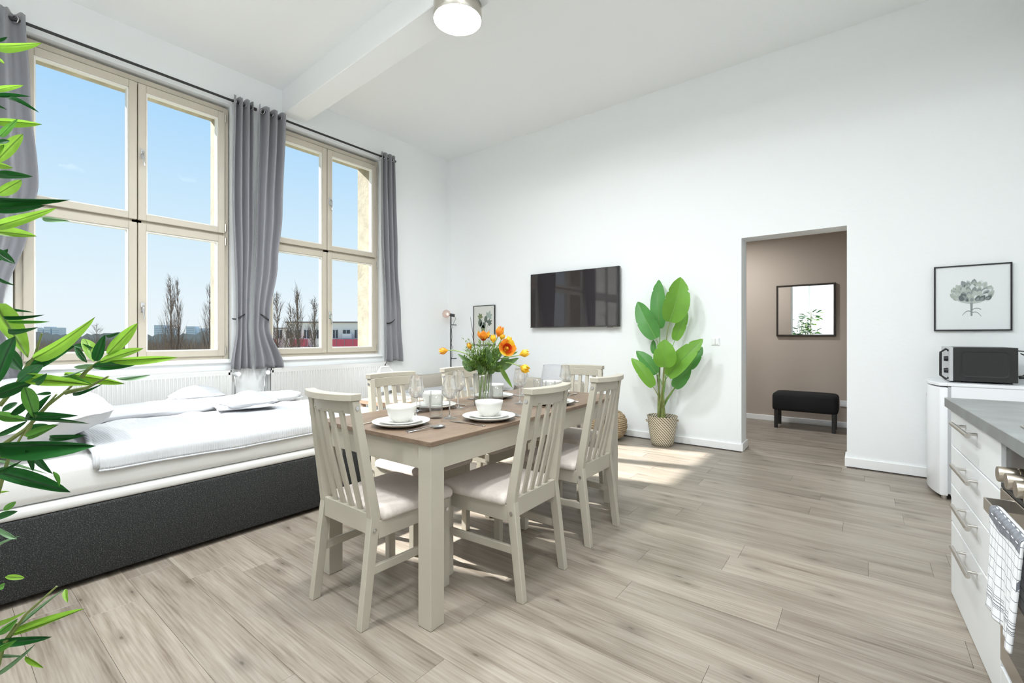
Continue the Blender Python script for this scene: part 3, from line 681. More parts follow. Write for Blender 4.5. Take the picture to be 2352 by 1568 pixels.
# ---------- vase and tulips ----------
VX,VY=-1.90,2.157
v=thing('glass_vase','ribbed clear glass vase holding the tulips in mid table','vase',(VX,VY,TZ))
obj('vase_wall',MB().lathe([(.045,.001),(.052,.004),(.055,.03),(.056,.10),(.0575,.198),(.0555,.199),(.053,.10),(.050,.02),(.0,.016)],120,rib=.0022,ribn=30),'vase',v,smooth=2)
obj('vase_base',MB().lathe([(0,0),(.045,0),(.050,.004),(.050,.014),(.0,.015)],48),'vase',v,smooth=2)
RV=Vector((.7912,.6115,0)); FV=Vector((-.6115,.7912,0)); UV=Vector((0,0,1))
def bq(px,y,dp): return Vector((VX,VY,0))+RV*((px-1109)*.00274)+FV*dp+UV*(1.21-(y-773)*.00274)
def petal_mesh(op,w=1.0):
    # length 1 along z, curling cup; op = openness
    m=MB()
    def fn(u,v):
        a=(u-.5)*2
        wd=w*.46*math.sin(PI*min(1,(v*.86+.13)))**.75*(1-.25*v)
        r=.34*math.sin(min(1,v*1.5)*PI/2)*(1+op*v*1.1)-(1-op)*.20*max(0,v-.5)*2*.9
        ang=a*wd*1.9
        rr=max(.02,r)
        return (rr*math.cos(ang),rr*math.sin(ang)*1.15,v*(1-.35*op)+.04*math.cos(a*3)*v)
    m.grid(fn,6,8); return m
pmk={}
def petal(op,mat):
    k=(op,mat)
    if k not in pmk: pmk[k]=petal_mesh(op).mesh('petal',mat,smooth=2)
    return pmk[k]
TU=[((1031,804),-.02,(-.95,.0,-.12),.048,.15,'petO','closed orange tulip drooping far left of the bouquet'),
 ((1111,783),-.02,(.05,-.15,1),.060,.62,'petO','open orange tulip with yellow rim at the bouquet top, left of centre'),
 ((1143,774),.02,(.35,-.1,.9),.058,.12,'petO','plump orange tulip topmost of the bouquet'),
 ((1163,801),-.08,(.22,-1,.25),.062,.95,'petO','wide open tulip with red heart facing the camera'),
 ((1193,815),.0,(.9,-.1,.3),.052,.15,'petY','yellow tulip stacked above the lowest right one'),
 ((1195,840),-.04,(.75,-.6,-.35),.054,.25,'petY','yellow tulip lowest at the right, showing a red heart'),
 ((1134,787),-.02,(-.05,-.1,1),.042,.1,'petY','small yellow tulip bud under the two top tulips'),
 ((1151,781),.02,(.3,-.1,.9),.036,.3,'petY','small yellow tulip right below the topmost one'),
 ((1165,789),.03,(.4,0,.9),.040,.2,'petY','yellow tulip peeking out behind the wide open red one'),
 ((1083,802),-.02,(-.35,-.1,.85),.036,.1,'petO','small orange bud among the sprigs at the left')]
def blade(mb,p0,p1,w,bend=.15,up=Vector((0,0,1)),seg=8,fold=.25,side=None):
    p0=Vector(p0);p1=Vector(p1); L=(p1-p0).length; d=(p1-p0)/L
    s=side or d.cross(up); s=s.normalized() if s.length>1e-4 else Vector((1,0,0)); n=s.cross(d).normalized()
    def fn(u,v):
        a=(u-.5)*2; wd=w*.5*(math.sin(PI*min(1,v**.75*.97+.03)))**.8
        c=p0+d*(L*v)+n*(bend*L*math.sin(PI*v))
        return c+s*(a*wd)+n*(abs(a)*wd*fold)
    return mb.grid(fn,4,seg)
for i,((px,py),dp,fd,sz,op,mt,lab) in enumerate(TU):
    c=bq(px,py,dp); d=(RV*fd[0]+FV*fd[1]+UV*fd[2]).normalized()
    sz*=1.3
    t=thing('tulip',lab,'flower',(c.x,c.y,c.z),0,'tulips in the vase')
    q=d.to_track_quat('Z','Y').to_euler()
    for k in range(6):
        e=Matrix.Rotation(k*PI/3+.3*i,4,'Z'); mm=(q.to_matrix().to_4x4() @ e)
        me=petal(op,(mt if (k+i)%3 else 'petY')); o=bpy.data.objects.new('petal',me); C.objects.link(o); o.parent=t
        o.rotation_euler=mm.to_euler(); o.scale=(sz,sz,sz*1.02)
    if op>.5:
        mm=MB(); mm.lathe([(0,.02),(.16,.06),(.30,.30),(.36,.52)],12); o=obj('flower_heart',mm,'petR',t,smooth=2,label='deep red heart'); o.rotation_euler=q; o.scale=(sz,sz,sz)
        mm=MB(); mm.tube([(0,0,.1),(0,0,.45)],[.05,.06],6); 
        for k in range(6): mm.tube([(0,0,.1),(.14*math.cos(k*PI/3),.14*math.sin(k*PI/3),.36)],[.02,.03],4)
        o=obj('stamens',mm,'petY',t); o.rotation_euler=q; o.scale=(sz,sz,sz)
    a=(i*2.399); foot=Vector((VX+.03*math.cos(a),VY+.03*math.sin(a),TZ+.018))-c; rim=Vector((VX+.035*math.cos(a)*.6+.0*fd[0],VY+.03*math.sin(a),TZ+.2))-c+RV*(.02*(1 if px>1109 else -1))
    mid=rim*.45-d*.09; 
    P=[foot,foot.lerp(rim,.5),rim]; 
    for k in range(1,8):
        s_=k/7; b0=rim; b1=rim+UV*.10; b2=-d*.07; b3=Vector((0,0,0)); P.append(b0*(1-s_)**3+b1*3*s_*(1-s_)**2+b2*3*s_*s_*(1-s_)+b3*s_**3)
    mm=MB(); mm.tube(P,.0032,6); obj('stem',mm,'tstem',t,smooth=True)
# tulip leaves, each picked apart
TL=[((1090,850),(1060,830),.04,30,'broad grey-green leaf reaching left'),((1118,840),(1118,795),-.03,34,'roundish pale leaf in front'),((1125,835),(1158,790),.0,26,'long green leaf rising right'),
 ((1128,845),(1180,832),.0,30,'wide leaf reaching right'),((1140,842),(1193,822),.03,20,'narrow leaf to the right tulips'),((1098,850),(1050,812),.02,16,'narrow arched leaf to the left'),
 ((1106,858),(1100,828),-.04,16,'short leaf over the vase rim'),((1125,858),(1140,832),-.04,18,'short folded leaf over the rim'),((1088,848),(1069,838),-.03,12,'bright small leaf tip at left'),
 ((1150,845),(1168,812),.05,22,'leaf behind the open tulip'),((1112,845),(1090,815),.04,22,'leaf inside the sprigs'),((1165,815),(1190,808),.02,8,'pointed leaf tip at the right')]
fo=thing('foliage_bunch','green tulip leaves and leafy sprigs filling the vase','foliage',(VX,VY,TZ+.2))
base=Vector((VX,VY,TZ+.2))
for (a,b_,dp,wd,lab) in TL:
    mm=MB(); p0=bq(a[0],a[1],dp*.5)-base; p1=bq(b_[0],b_[1],dp)-base; blade(mm,p0,p1,wd*.0023,.10,side=(RV*(p1-p0).dot(UV)-UV*(p1-p0).dot(RV)).normalized()+FV*.2); obj('leaf',mm,'tleaf',fo,smooth=2)
mm=MB(); p0=bq(1148,838,-.06)-base; p1=bq(1178,888,-.08)-base; blade(mm,p0,p1,.028,.08,side=(RV*(-.8)-UV*.5)); obj('leaf',mm,'leafL',fo,smooth=2,label='bright green leaf hanging down right')
rr=random.Random(2)
mm=MB(); ms=MB()
for i in range(85):
    tgt=bq(rr.uniform(1070,1155),rr.uniform(784,850),rr.uniform(-.08,.07))-base; p0=Vector((rr.uniform(-.02,.02),rr.uniform(-.02,.02),-.01))
    ms.tube([p0,p0.lerp(tgt,.5)+UV*.02,tgt],[.0012,.001,.0006],3)
    for j in range(16):
        q=p0.lerp(tgt,.45+.55*j/14)+Vector((rr.uniform(-.01,.01),rr.uniform(-.01,.01),.01)); dd=Vector((rr.uniform(-1,1),rr.uniform(-1,1),rr.uniform(-.2,1))).normalized()*.024
        blade(mm,q,q+dd,.010,.1,seg=2,fold=.3)
for (x0,y0,x1,y1) in ((1185,800,1160,822),(1190,806,1160,825),(1183,790,1158,815),(1076,790,1090,820),(1072,783,1088,815)):
    tgt=bq(x0,y0,.02)-base; p0=bq(x1,y1,.02)-base; ms.tube([p0,tgt],[.001,.0006],3)
    for j in range(9):
        q=p0.lerp(tgt,.2+.8*j/9); dd=(RV*rr.uniform(-1,1)+UV*rr.uniform(-.3,1)).normalized()*.010; blade(mm,q,q+dd,.005,.1,seg=2)
o=obj('sprig_leaves',mm,'filler',fo); o['kind']='stuff'; o=obj('sprig_stems',ms,'tstem',fo); o['kind']='stuff'
mm=MB(); mm.tube([bq(1100,858,0)-base,bq(1090,800,.02)-base,bq(1087,770,.02)-base,bq(1083,745,.02)-base,bq(1080,727,.02)-base],[.003,.0025,.002,.0018,.001],5); mm.tube([bq(1089,790,.02)-base,bq(1085,772,.02)-base,bq(1083,765,.02)-base],[.0018,.0014,.0008],4); obj('twig',mm,'twig',fo,label='dark bare twig')

# ---------- bed ----------
bd=thing('bed','box-spring bed with charcoal fabric base and white mattress','bed',(-3.93,1.1,0))
bx=lambda x:x+3.93
BYs,BYe=-.16,2.255; off=-1.1
m=MB(); m.box(bx(-4.86),bx(-3.0),BYs+off,BYe+off,.028,.385); obj('upholstered_base',m,'charcoal',bd,bevel=.012,segs=3,smooth=True,label='charcoal fabric base')
for x in (-4.7,-3.12):
    for y in (.0,2.1): m=MB(); m.cyl((bx(x),y+off,0),(bx(x),y+off,.03),.025,12); obj('foot',m,'blackmatt',bd,smooth=True)
m=MB(); m.box(bx(-4.86),bx(-3.003),BYs+off,BYe+off,.386,.435); obj('mattress_base_panel',m,'mattress',bd,bevel=.016,segs=3,smooth=True)
m=MB(); m.box(bx(-4.85),bx(-3.012),BYs+.01+off,BYe-.01+off,.435,.605); obj('mattress',m,'mattress',bd,bevel=.045,segs=5,smooth=True,label='white mattress')
m=MB(); m.box(bx(-4.9),bx(-2.98),BYs-.10+off,BYs+off,.02,1.05); obj('headboard',m,'charcoal',bd,bevel=.03,segs=3,smooth=True)
# coverlet
cv=thing('coverlet','white waffle coverlet spread on the bed, rolled up along its window side','bedding',(-3.9,1.4,.6))
def cz(x,y):
    # height over the mattress top
    ed=max(0,(x+3.10)/.11); return .622+.016*wn(x*2.4,y*1.7,2)+.008*wn(x*9,y*3,5)-.075*min(1,ed)**1.6
def cvf(u,v):
    yl=.56+.03*math.sin(u*5); y=yl+(2.20-yl)*v
    d=u*(1.08+.008*math.sin(v*5)); xe=-3.035; fl=xe+4.02
    hz=.616+.014*abs(wn(0,y*1.7,2))
    if d<fl: x=-4.02+d; z=hz+.012*max(0,wn(x*2.4,y*1.7,2)+.5)+.006*(wn(x*9,y*3,5)+1)+.020*max(0,math.sin((x*1.3+y*2.1)*9+3*wn(x*2,y*2,1)))*max(0,wn(x*1.1,y*1.1,9)+.3)
    else:
        e=d-fl; r=.035; an=min(PI/2,e/r); ex=max(0,e-r*PI/2); x=xe+r*math.sin(an)+.002*math.sin(y*23)*ex/.05; z=hz+.008-r*(1-math.cos(an))-ex
    return (x+3.9,y-1.4,z-.6)
m=MB(); m.grid(cvf,90,130)
def wafflemat():
    m_,n,b=newmat('waffle weave'); b.inputs['Base Color'].default_value=(.56,.57,.59,1); b.inputs['Roughness'].default_value=.95; b.inputs['Specular IOR Level'].default_value=.15
    t=N(n,'ShaderNodeTexCoord'); w=N(n,'ShaderNodeTexWave',bands_direction='Y'); w.inputs['Scale'].default_value=26; w.inputs['Distortion'].default_value=.6; w.inputs['Detail'].default_value=1
    n.links.new(t.outputs['Object'],w.inputs[0]); bp=N(n,'ShaderNodeBump'); bp.inputs['Strength'].default_value=.5; bp.inputs['Distance'].default_value=.004; n.links.new(w.outputs[0],bp.inputs['Height']); n.links.new(bp.outputs[0],b.inputs['Normal']); M['waffle']=m_
wafflemat()
o=obj('spread',m,'waffle',cv,smooth=2); md=o.modifiers.new('thickness','SOLIDIFY'); md.thickness=.008; md.offset=1
# rolled part along the window side
def rollf(u,v):
    y=.60+1.62*u; a=2*PI*v; lump=1+.22*wn(u*5,math.cos(a)*.8,math.sin(a)*.8+3); f=1-.25*u
    x=-4.12-.16*u+.03*math.sin(u*6)+ (.17*f)*math.cos(a)*lump; z=.676-.02*u+.062*f*math.sin(a)*lump
    e=min(1,min(u,1-u)*14)**.5
    return (-4.12-.16*u+(x+4.12+.16*u)*e+3.9,y-1.4,.676+(z-.676)*e-.6)
m=MB(); m.grid(rollf,80,28); obj('roll',m,'linen',cv,smooth=2)
def backf(u,v):
    x=-4.84+u*.66; y=.62+1.58*v; z=.646+.03*wn(x*2,y*2,7)+.012*wn(x*7,y*5,3)-.03*max(0,(-4.74-x)/.1); return (x+3.9,y-1.4,z-.6)
m=MB(); m.grid(backf,40,80); o=obj('spread_back',m,'linen',cv,smooth=2); md=o.modifiers.new('thickness','SOLIDIFY'); md.thickness=.012; md.offset=1
def hem():
    m=MB(); P=[]; 
    for i in range(60):
        p=cvf(1,i/59); P.append((p[0]+.004,p[1],p[2]-.004))
    return m.tube(P,.007,6)
obj('hem',hem(),'waffle',cv,smooth=2)
m=MB(); P=[cvf(i/39,0) for i in range(40)]; m.tube([(p[0],p[1]-.004,p[2]+.008) for p in P],.014,8); obj('hem',m,'waffle',cv,smooth=2)
def pillow(lab,x,y,z,w_,l_,h_,rz,tilt,seed):
    t=thing('pillow',lab,'pillow',(x,y,z),R(rz),'bed pillows'); m=MB()
    def fn(sgn):
        def g(u,v):
            a,b=(u-.5)*2,(v-.5)*2; k=max(0,(1-abs(a)**2.6))**.55*max(0,(1-abs(b)**2.6))**.55
            pin=1-.07*(abs(a)*abs(b))**2; sx=a*(1-.05*b*b)*pin; sy=b*(1-.06*a*a)*pin
            zz=sgn*h_/2*k*(1+.18*wn(a*1.6,b*1.6,seed))+.012*wn(a*4,b*4,seed+3)
            return (sx*w_/2,sy*l_/2,zz)
        return g
    m.grid(fn(1),28,28); m.grid(fn(-1),28,28); o=obj('pillow_case',m,'linen',t,smooth=2); o.rotation_euler=(R(tilt),0,0)
    m=MB(); f=fn(0); P=[f(i/20,0) for i in range(20)]+[f(1,i/20) for i in range(20)]+[f(1-i/20,1) for i in range(20)]+[f(0,1-i/20) for i in range(20)]
    m.tube(P,.004,6,closed=True); o=obj('piping',m,'linen',t,smooth=2); o.rotation_euler=(R(tilt),0,0)
pillow('large white pillow on the near side of the bed, behind the bamboo leaves',-3.50,.28,.775,.80,.74,.27,4,8,1)
pillow('large white pillow on the window side of the bed, half hidden by leaves',-4.33,.26,.79,.80,.74,.27,-3,9,6)
def towel(lab,x,y,z,rz,w_,l_,seed):
    t=thing('folded_towel',lab,'towel',(x,y,z),R(rz),'towels on the bed')
    def lay(wd,ln,h0,h1,ox,ridge):
        def top(sg):
            def f(u,v):
                a,b=(u-.5)*2,(v-.5)*2; k=(max(0,1-abs(a)**4)*max(0,1-abs(b)**4))**.5
                hh=h1*(1-ridge+ridge*max(0,1-abs(a*.7+b*.9+.15)*.9)) if sg>0 else -h0
                return (ox+a*wd/2*(1+.06*wn(b*2,seed,0))+.01*wn(a*3,b*3,seed),b*ln/2*(1+.08*wn(a*2,seed,4)),hh*k+(.006*wn(a*5,b*5,seed) if sg>0 else 0))
            return f
        m=MB(); m.grid(top(1),30,30); m.grid(top(-1),30,30); return m
    o=obj('towel_fold',lay(w_,l_,.012,.030,0,.2),'terry',t,smooth=2); o.location=(0,0,.014)
    o=obj('towel_fold',lay(w_*.86,l_*.88,.034,.085,.02,.6),'terry',t,smooth=2); o.location=(0,.01,.046); o.rotation_euler=(0,0,R(14))
    return t
towel('folded white terry towel nearer the table, on the coverlet',-3.86,1.56,.652,-14,.30,.40,2)
towel('folded white towel on the window side of the bed',-4.50,1.42,.664,-22,.30,.42,8)
BL=[(-1.175,0.076,1.707,-1.087,0.123,1.701,0.0141,"l"),(-1.200,0.081,1.729,-1.165,0.090,1.725,0.0046,"d"),(-1.143,0.075,1.620,-1.100,0.103,1.626,0.0087,"l"),
(-1.296,0.086,1.664,-1.262,0.127,1.669,0.0082,"d"),(-1.250,0.098,1.648,-1.190,0.131,1.618,0.0064,"d"),(-1.228,0.080,1.595,-1.149,0.130,1.585,0.0132,"l"),
(-1.156,0.081,1.549,-1.109,0.097,1.571,0.0096,"m"),(-1.171,0.076,1.542,-1.176,0.093,1.551,0.0067,"d"),(-1.281,0.084,1.535,-1.258,0.117,1.593,0.0195,"l"),
(-1.278,0.082,1.532,-1.231,0.102,1.518,0.0113,"l"),(-1.188,0.077,1.488,-1.142,0.118,1.488,0.0120,"d"),(-1.262,0.084,1.471,-1.245,0.114,1.503,0.0176,"l"),
(-1.293,0.082,1.469,-1.157,0.167,1.462,0.0139,"d"),(-1.243,0.079,1.439,-1.179,0.137,1.448,0.0173,"d"),(-1.222,0.080,1.406,-1.117,0.145,1.436,0.0170,"l"),
(-1.149,0.131,1.420,-1.089,0.157,1.410,0.0077,"g"),(-1.301,0.084,1.408,-1.259,0.135,1.403,0.0165,"l"),(-1.229,0.081,1.364,-1.190,0.101,1.339,0.0140,"d"),
(-1.295,0.085,1.322,-1.270,0.108,1.307,0.0066,"d"),(-1.281,0.091,1.260,-1.254,0.131,1.256,0.0057,"d"),(-1.212,0.089,1.246,-1.149,0.133,1.249,0.0070,"d"),
(-1.222,0.095,1.238,-1.158,0.141,1.237,0.0055,"m"),(-1.144,0.089,1.221,-1.092,0.119,1.226,0.0103,"d"),(-1.278,0.084,1.269,-1.204,0.118,1.171,0.0324,"l"),
(-1.138,0.075,1.133,-1.122,0.095,1.211,0.0245,"d"),(-1.171,0.086,1.190,-1.148,0.105,1.152,0.0225,"d"),(-1.162,0.121,1.172,-1.068,0.186,1.245,0.0231,"l"),
(-1.259,0.126,1.153,-1.172,0.178,1.194,0.0216,"d"),(-1.139,0.169,1.194,-1.124,0.195,1.186,0.0087,"d"),(-1.120,0.184,1.163,-1.161,0.174,1.193,0.0095,"d"),
(-1.109,0.192,1.165,-1.157,0.187,1.206,0.0190,"l"),(-1.106,0.194,1.166,-1.081,0.202,1.214,0.0159,"d"),(-1.093,0.205,1.212,-1.062,0.218,1.218,0.0063,"d"),
(-1.090,0.207,1.179,-1.050,0.241,1.235,0.0190,"l"),(-1.101,0.198,1.163,-1.069,0.254,1.188,0.0143,"l"),(-1.085,0.211,1.166,-1.021,0.295,1.171,0.0135,"l"),
(-1.111,0.190,1.155,-1.080,0.250,1.160,0.0174,"d"),(-1.139,0.169,1.155,-1.142,0.201,1.157,0.0087,"g"),(-1.180,0.130,1.132,-1.122,0.191,1.154,0.0063,"g"),
(-1.144,0.109,1.139,-1.034,0.177,1.128,0.0180,"l"),(-1.111,0.190,1.122,-1.150,0.159,1.141,0.0063,"m"),(-1.200,0.166,1.140,-1.102,0.234,1.121,0.0149,"l"),
(-1.140,0.168,1.107,-1.081,0.199,1.126,0.0071,"d"),(-1.076,0.218,1.135,-1.021,0.253,1.141,0.0032,"g"),(-1.117,0.099,1.135,-1.113,0.127,1.162,0.0189,"d"),
(-1.205,0.081,1.107,-1.134,0.121,1.134,0.0199,"d"),(-1.090,0.115,1.134,-1.049,0.124,1.151,0.0116,"d"),(-1.123,0.106,1.125,-1.118,0.118,1.070,0.0191,"m"),
(-1.084,0.133,1.115,-1.077,0.115,1.115,0.0051,"d"),(-1.174,0.115,1.062,-1.127,0.139,1.109,0.0116,"d"),(-1.264,0.122,1.050,-1.268,0.100,1.061,0.0083,"d"),
(-1.182,0.115,1.060,-1.244,0.080,1.069,0.0155,"m"),(-1.196,0.086,1.079,-1.203,0.105,1.092,0.0092,"d"),(-1.194,0.098,1.072,-1.149,0.120,1.104,0.0108,"d"),
(-1.163,0.112,1.066,-1.065,0.164,1.075,0.0122,"d"),(-1.157,0.117,1.063,-1.063,0.178,1.059,0.0069,"d"),(-1.245,0.121,1.034,-1.231,0.148,1.042,0.0147,"d"),
(-1.176,0.115,1.031,-1.107,0.145,1.057,0.0155,"m"),(-1.134,0.110,1.066,-1.161,0.076,1.043,0.0075,"d"),(-1.170,0.076,1.026,-1.019,0.179,1.027,0.0266,"d"),
(-1.207,0.147,1.022,-1.135,0.185,1.029,0.0114,"d"),(-1.101,0.105,1.022,-1.116,0.115,0.982,0.0087,"d"),(-1.182,0.120,1.006,-1.179,0.147,0.958,0.0109,"d"),
(-1.124,0.140,0.974,-1.137,0.150,0.942,0.0069,"m"),(-1.252,0.080,0.965,-1.157,0.168,0.923,0.0237,"d"),(-1.259,0.088,0.988,-1.226,0.113,0.999,0.0064,"m"),
(-1.148,0.075,0.981,-1.095,0.101,1.007,0.0073,"d"),(-1.290,0.083,0.977,-1.234,0.147,0.948,0.0049,"g"),(-1.297,0.086,0.915,-1.266,0.101,0.921,0.0041,"l"),
(-1.238,0.091,0.894,-1.239,0.106,0.906,0.0095,"m"),(-1.248,0.081,0.879,-1.233,0.108,0.889,0.0111,"d"),(-1.226,0.080,0.874,-1.205,0.105,0.846,0.0070,"g"),
(-1.255,0.082,0.824,-1.205,0.109,0.851,0.0032,"g"),(-1.283,0.096,0.757,-1.281,0.121,0.745,0.0090,"l"),(-1.144,0.075,0.790,-1.160,0.086,0.787,0.0087,"m"),
(-1.280,0.105,0.652,-1.210,0.168,0.729,0.0074,"g"),(-1.150,0.160,0.751,-1.129,0.160,0.734,0.0079,"l"),(-1.284,0.103,0.643,-1.180,0.191,0.690,0.0149,"l"),
(-1.143,0.074,0.738,-1.081,0.105,0.763,0.0101,"l"),(-1.245,0.083,0.671,-1.217,0.107,0.698,0.0110,"m"),(-1.267,0.082,0.647,-1.208,0.150,0.646,0.0144,"d"),
(-1.169,0.078,0.678,-1.112,0.097,0.708,0.0089,"m"),(-1.299,0.084,0.606,-1.223,0.118,0.621,0.0058,"g"),(-1.244,0.119,0.611,-1.196,0.137,0.600,0.0065,"l"),
(-1.277,0.084,0.583,-1.235,0.131,0.632,0.0081,"g"),(-1.291,0.083,1.351,-1.275,0.099,1.375,0.0098,"d"),(-1.292,0.082,1.556,-1.259,0.093,1.565,0.0114,"m"),
(-1.252,0.082,1.633,-1.226,0.094,1.620,0.0048,"d"),(-1.292,0.085,1.736,-1.296,0.096,1.730,0.0049,"l")]
BS=[[(-1.273,0.078,0.996),(-1.222,0.117,1.040),(-1.190,0.142,1.084),(-1.165,0.161,1.108),(-1.145,0.177,1.132)],
[(-1.235,0.107,1.120),(-1.221,0.118,1.155),(-1.209,0.127,1.174),(-1.199,0.135,1.216)],
[(-1.222,0.117,1.028),(-1.213,0.125,1.056),(-1.178,0.152,1.104)],
[(-1.260,0.088,1.084),(-1.238,0.105,1.116),(-1.222,0.117,1.155)],
[(-1.145,0.177,1.131),(-1.133,0.186,1.148),(-1.117,0.199,1.163),(-1.094,0.216,1.179)],
[(-1.165,0.161,1.107),(-1.133,0.186,1.116),(-1.101,0.210,1.137)],
[(-1.273,0.078,0.883),(-1.247,0.098,0.988),(-1.222,0.117,1.040)],
[(-1.273,0.078,0.627),(-1.254,0.093,0.643),(-1.222,0.117,0.699),(-1.178,0.152,0.750)],
[(-1.269,0.081,0.579),(-1.253,0.094,0.651),(-1.235,0.107,0.683)]]
SL=[(-1.838,5.120,1.304,-1.869,5.150,1.873,0.178,1),(-1.685,5.000,1.372,-1.555,5.020,1.854,0.286,0),(-1.864,5.080,1.190,-2.083,5.050,1.618,0.217,1),
(-1.680,5.160,1.171,-1.556,5.190,1.495,0.127,0),(-1.914,5.160,1.014,-1.929,5.160,1.175,0.070,1),(-1.689,4.860,0.884,-1.671,4.810,1.178,0.233,0),
(-1.833,5.010,0.797,-2.037,4.950,1.057,0.155,1),(-1.847,4.940,0.657,-2.055,4.860,0.976,0.144,0),(-1.690,4.960,0.779,-1.347,4.980,1.192,0.208,0),
(-1.512,5.120,0.863,-1.385,5.140,1.102,0.133,1),(-1.659,5.080,0.647,-1.501,5.130,0.892,0.144,1)]
# ---------- bamboo plant at the left edge ----------
def leaf_mesh(name,mat,bend,fold,twist=.0,seg=10):
    m=MB()
    def fn(u,v):
        a=(u-.5)*2; wd=.5*(math.sin(PI*min(1,(v**.86)*.985+.015)))**.62*(1 if v<.999 else .1)
        z=bend*math.sin(PI*v)+.0; tw=twist*(v-.3)
        yy=a*wd; zz=abs(a)*wd*fold
        return (v,yy*math.cos(tw),z+zz+yy*math.sin(tw)*.4)
    m.grid(fn,4,seg); return m.mesh(name,mat,smooth=2)
LM={}
for k,mt in (('l','leafL'),('m','leafM'),('d','leafD'),('g','leafG')):
    LM[k]=[leaf_mesh('leaf',mt,b_,f_,t_) for b_,f_,t_ in ((.05,.25,.3),(-.05,.3,-.3),(.09,.2,.8),(-.02,.35,-.9))]
pb=thing('bamboo_plant','tall green artificial bamboo cut off by the left picture edge','plant',(-1.30,-.16,0))
PB=Vector((-1.30,-.16,0))
def place_leaf(p0,p1,w_,k,i,view=Vector((0,0,1.21))):
    p0=Vector(p0);p1=Vector(p1); d=p1-p0; L=d.length; x=d/L
    n=(view-p0).normalized(); n=(n-x*n.dot(x)).normalized(); n=Matrix.Rotation(rr.uniform(-.45,.45),3,x)@n
    y=n.cross(x); me=LM[k][i%4]; o=bpy.data.objects.new('leaf',me); C.objects.link(o); o.parent=pb
    mt=Matrix((x*L,y*w_,n*L)).transposed().to_4x4(); mt.translation=p0-PB; o.matrix_local=mt
    return o
rr=random.Random(6)
for i,a in enumerate(BL): place_leaf(a[0:3],a[3:6],a[6]*1.08,a[7],i)
def inview(p):
    dz=-p.x*.6115*-1*-1+p.y*.7912 if False else (p.x*-.6115+p.y*.7912)
    if dz<=.05: return False
    px=1176+1047*(p.x*.7912+p.y*.6115)/dz
    return -25<px<2352
m=MB()
stk=[]
for i in range(7):
    a=i*.9; b0=Vector((-1.30+.05*math.cos(a),-.16+.05*math.sin(a),.25)); tp=Vector((-1.30+.16*math.cos(a+.5),-.16+.14*math.sin(a+.5),1.35+.09*i if i else 1.9))
    if inview(tp): tp.y-=.12
    P=[b0.lerp(tp,k/6)+Vector((.02*math.sin(k*2+i),.02*math.cos(k*1.7+i),0)) for k in range(7)]; stk.append(P)
    m=MB(); m.tube([p-PB for p in P],[.009,.009,.008,.007,.006,.005,.003],7)
    for p in P[1:6]: m.tube([p-PB-Vector((0,0,.004)),p-PB+Vector((0,0,.004))],[.0135,.0135],7)
    obj('stalk',m,'stalk',pb,smooth=True)
for s_ in BS:
    m=MB(); P=[Vector(p)-PB for p in s_]; m.tube(P,[.0042-.0027*k/(len(P)-1) for k in range(len(P))],6); obj('branch',m,'stalk',pb,smooth=True)
cnt=0; tries=0
while cnt<198 and tries<4000:
    tries+=1; P=rr.choice(stk); k=rr.uniform(.6,6) if rr.random()<.25 else rr.uniform(3.2,6); j=int(min(5,k)); q=P[j].lerp(P[j+1],min(1,k-j))
    a=rr.uniform(0,2*PI); ro=rr.uniform(.03,.22); q2=q+Vector((math.cos(a)*ro,math.sin(a)*ro,rr.uniform(-.02,.08)))
    e=q2+Vector((math.cos(a),math.sin(a),rr.uniform(-.5,.6))).normalized()*rr.uniform(.10,.17)
    if q2.z>1.95 or e.z>1.97 or inview(q2) or inview(e) or e.y>.06: continue
    if e.length and (e-Vector((0,0,1.21))).length<.45: continue
    place_leaf(q2,e,rr.uniform(.018,.030),rr.choice('lmddddd'),cnt,view=q2+Vector((rr.uniform(-1,1),rr.uniform(-1,1),1.5))); cnt+=1
m=MB(); m.lathe([(0,.0),(.13,0),(.15,.02),(.17,.28),(.165,.28),(.15,.25),(0,.25)],32); o=obj('plant_pot',m,'blackmatt',None,loc=(-1.30,-.16,0),smooth=2); tag(o,'black pot under the bamboo plant beyond the left edge','plant pot')

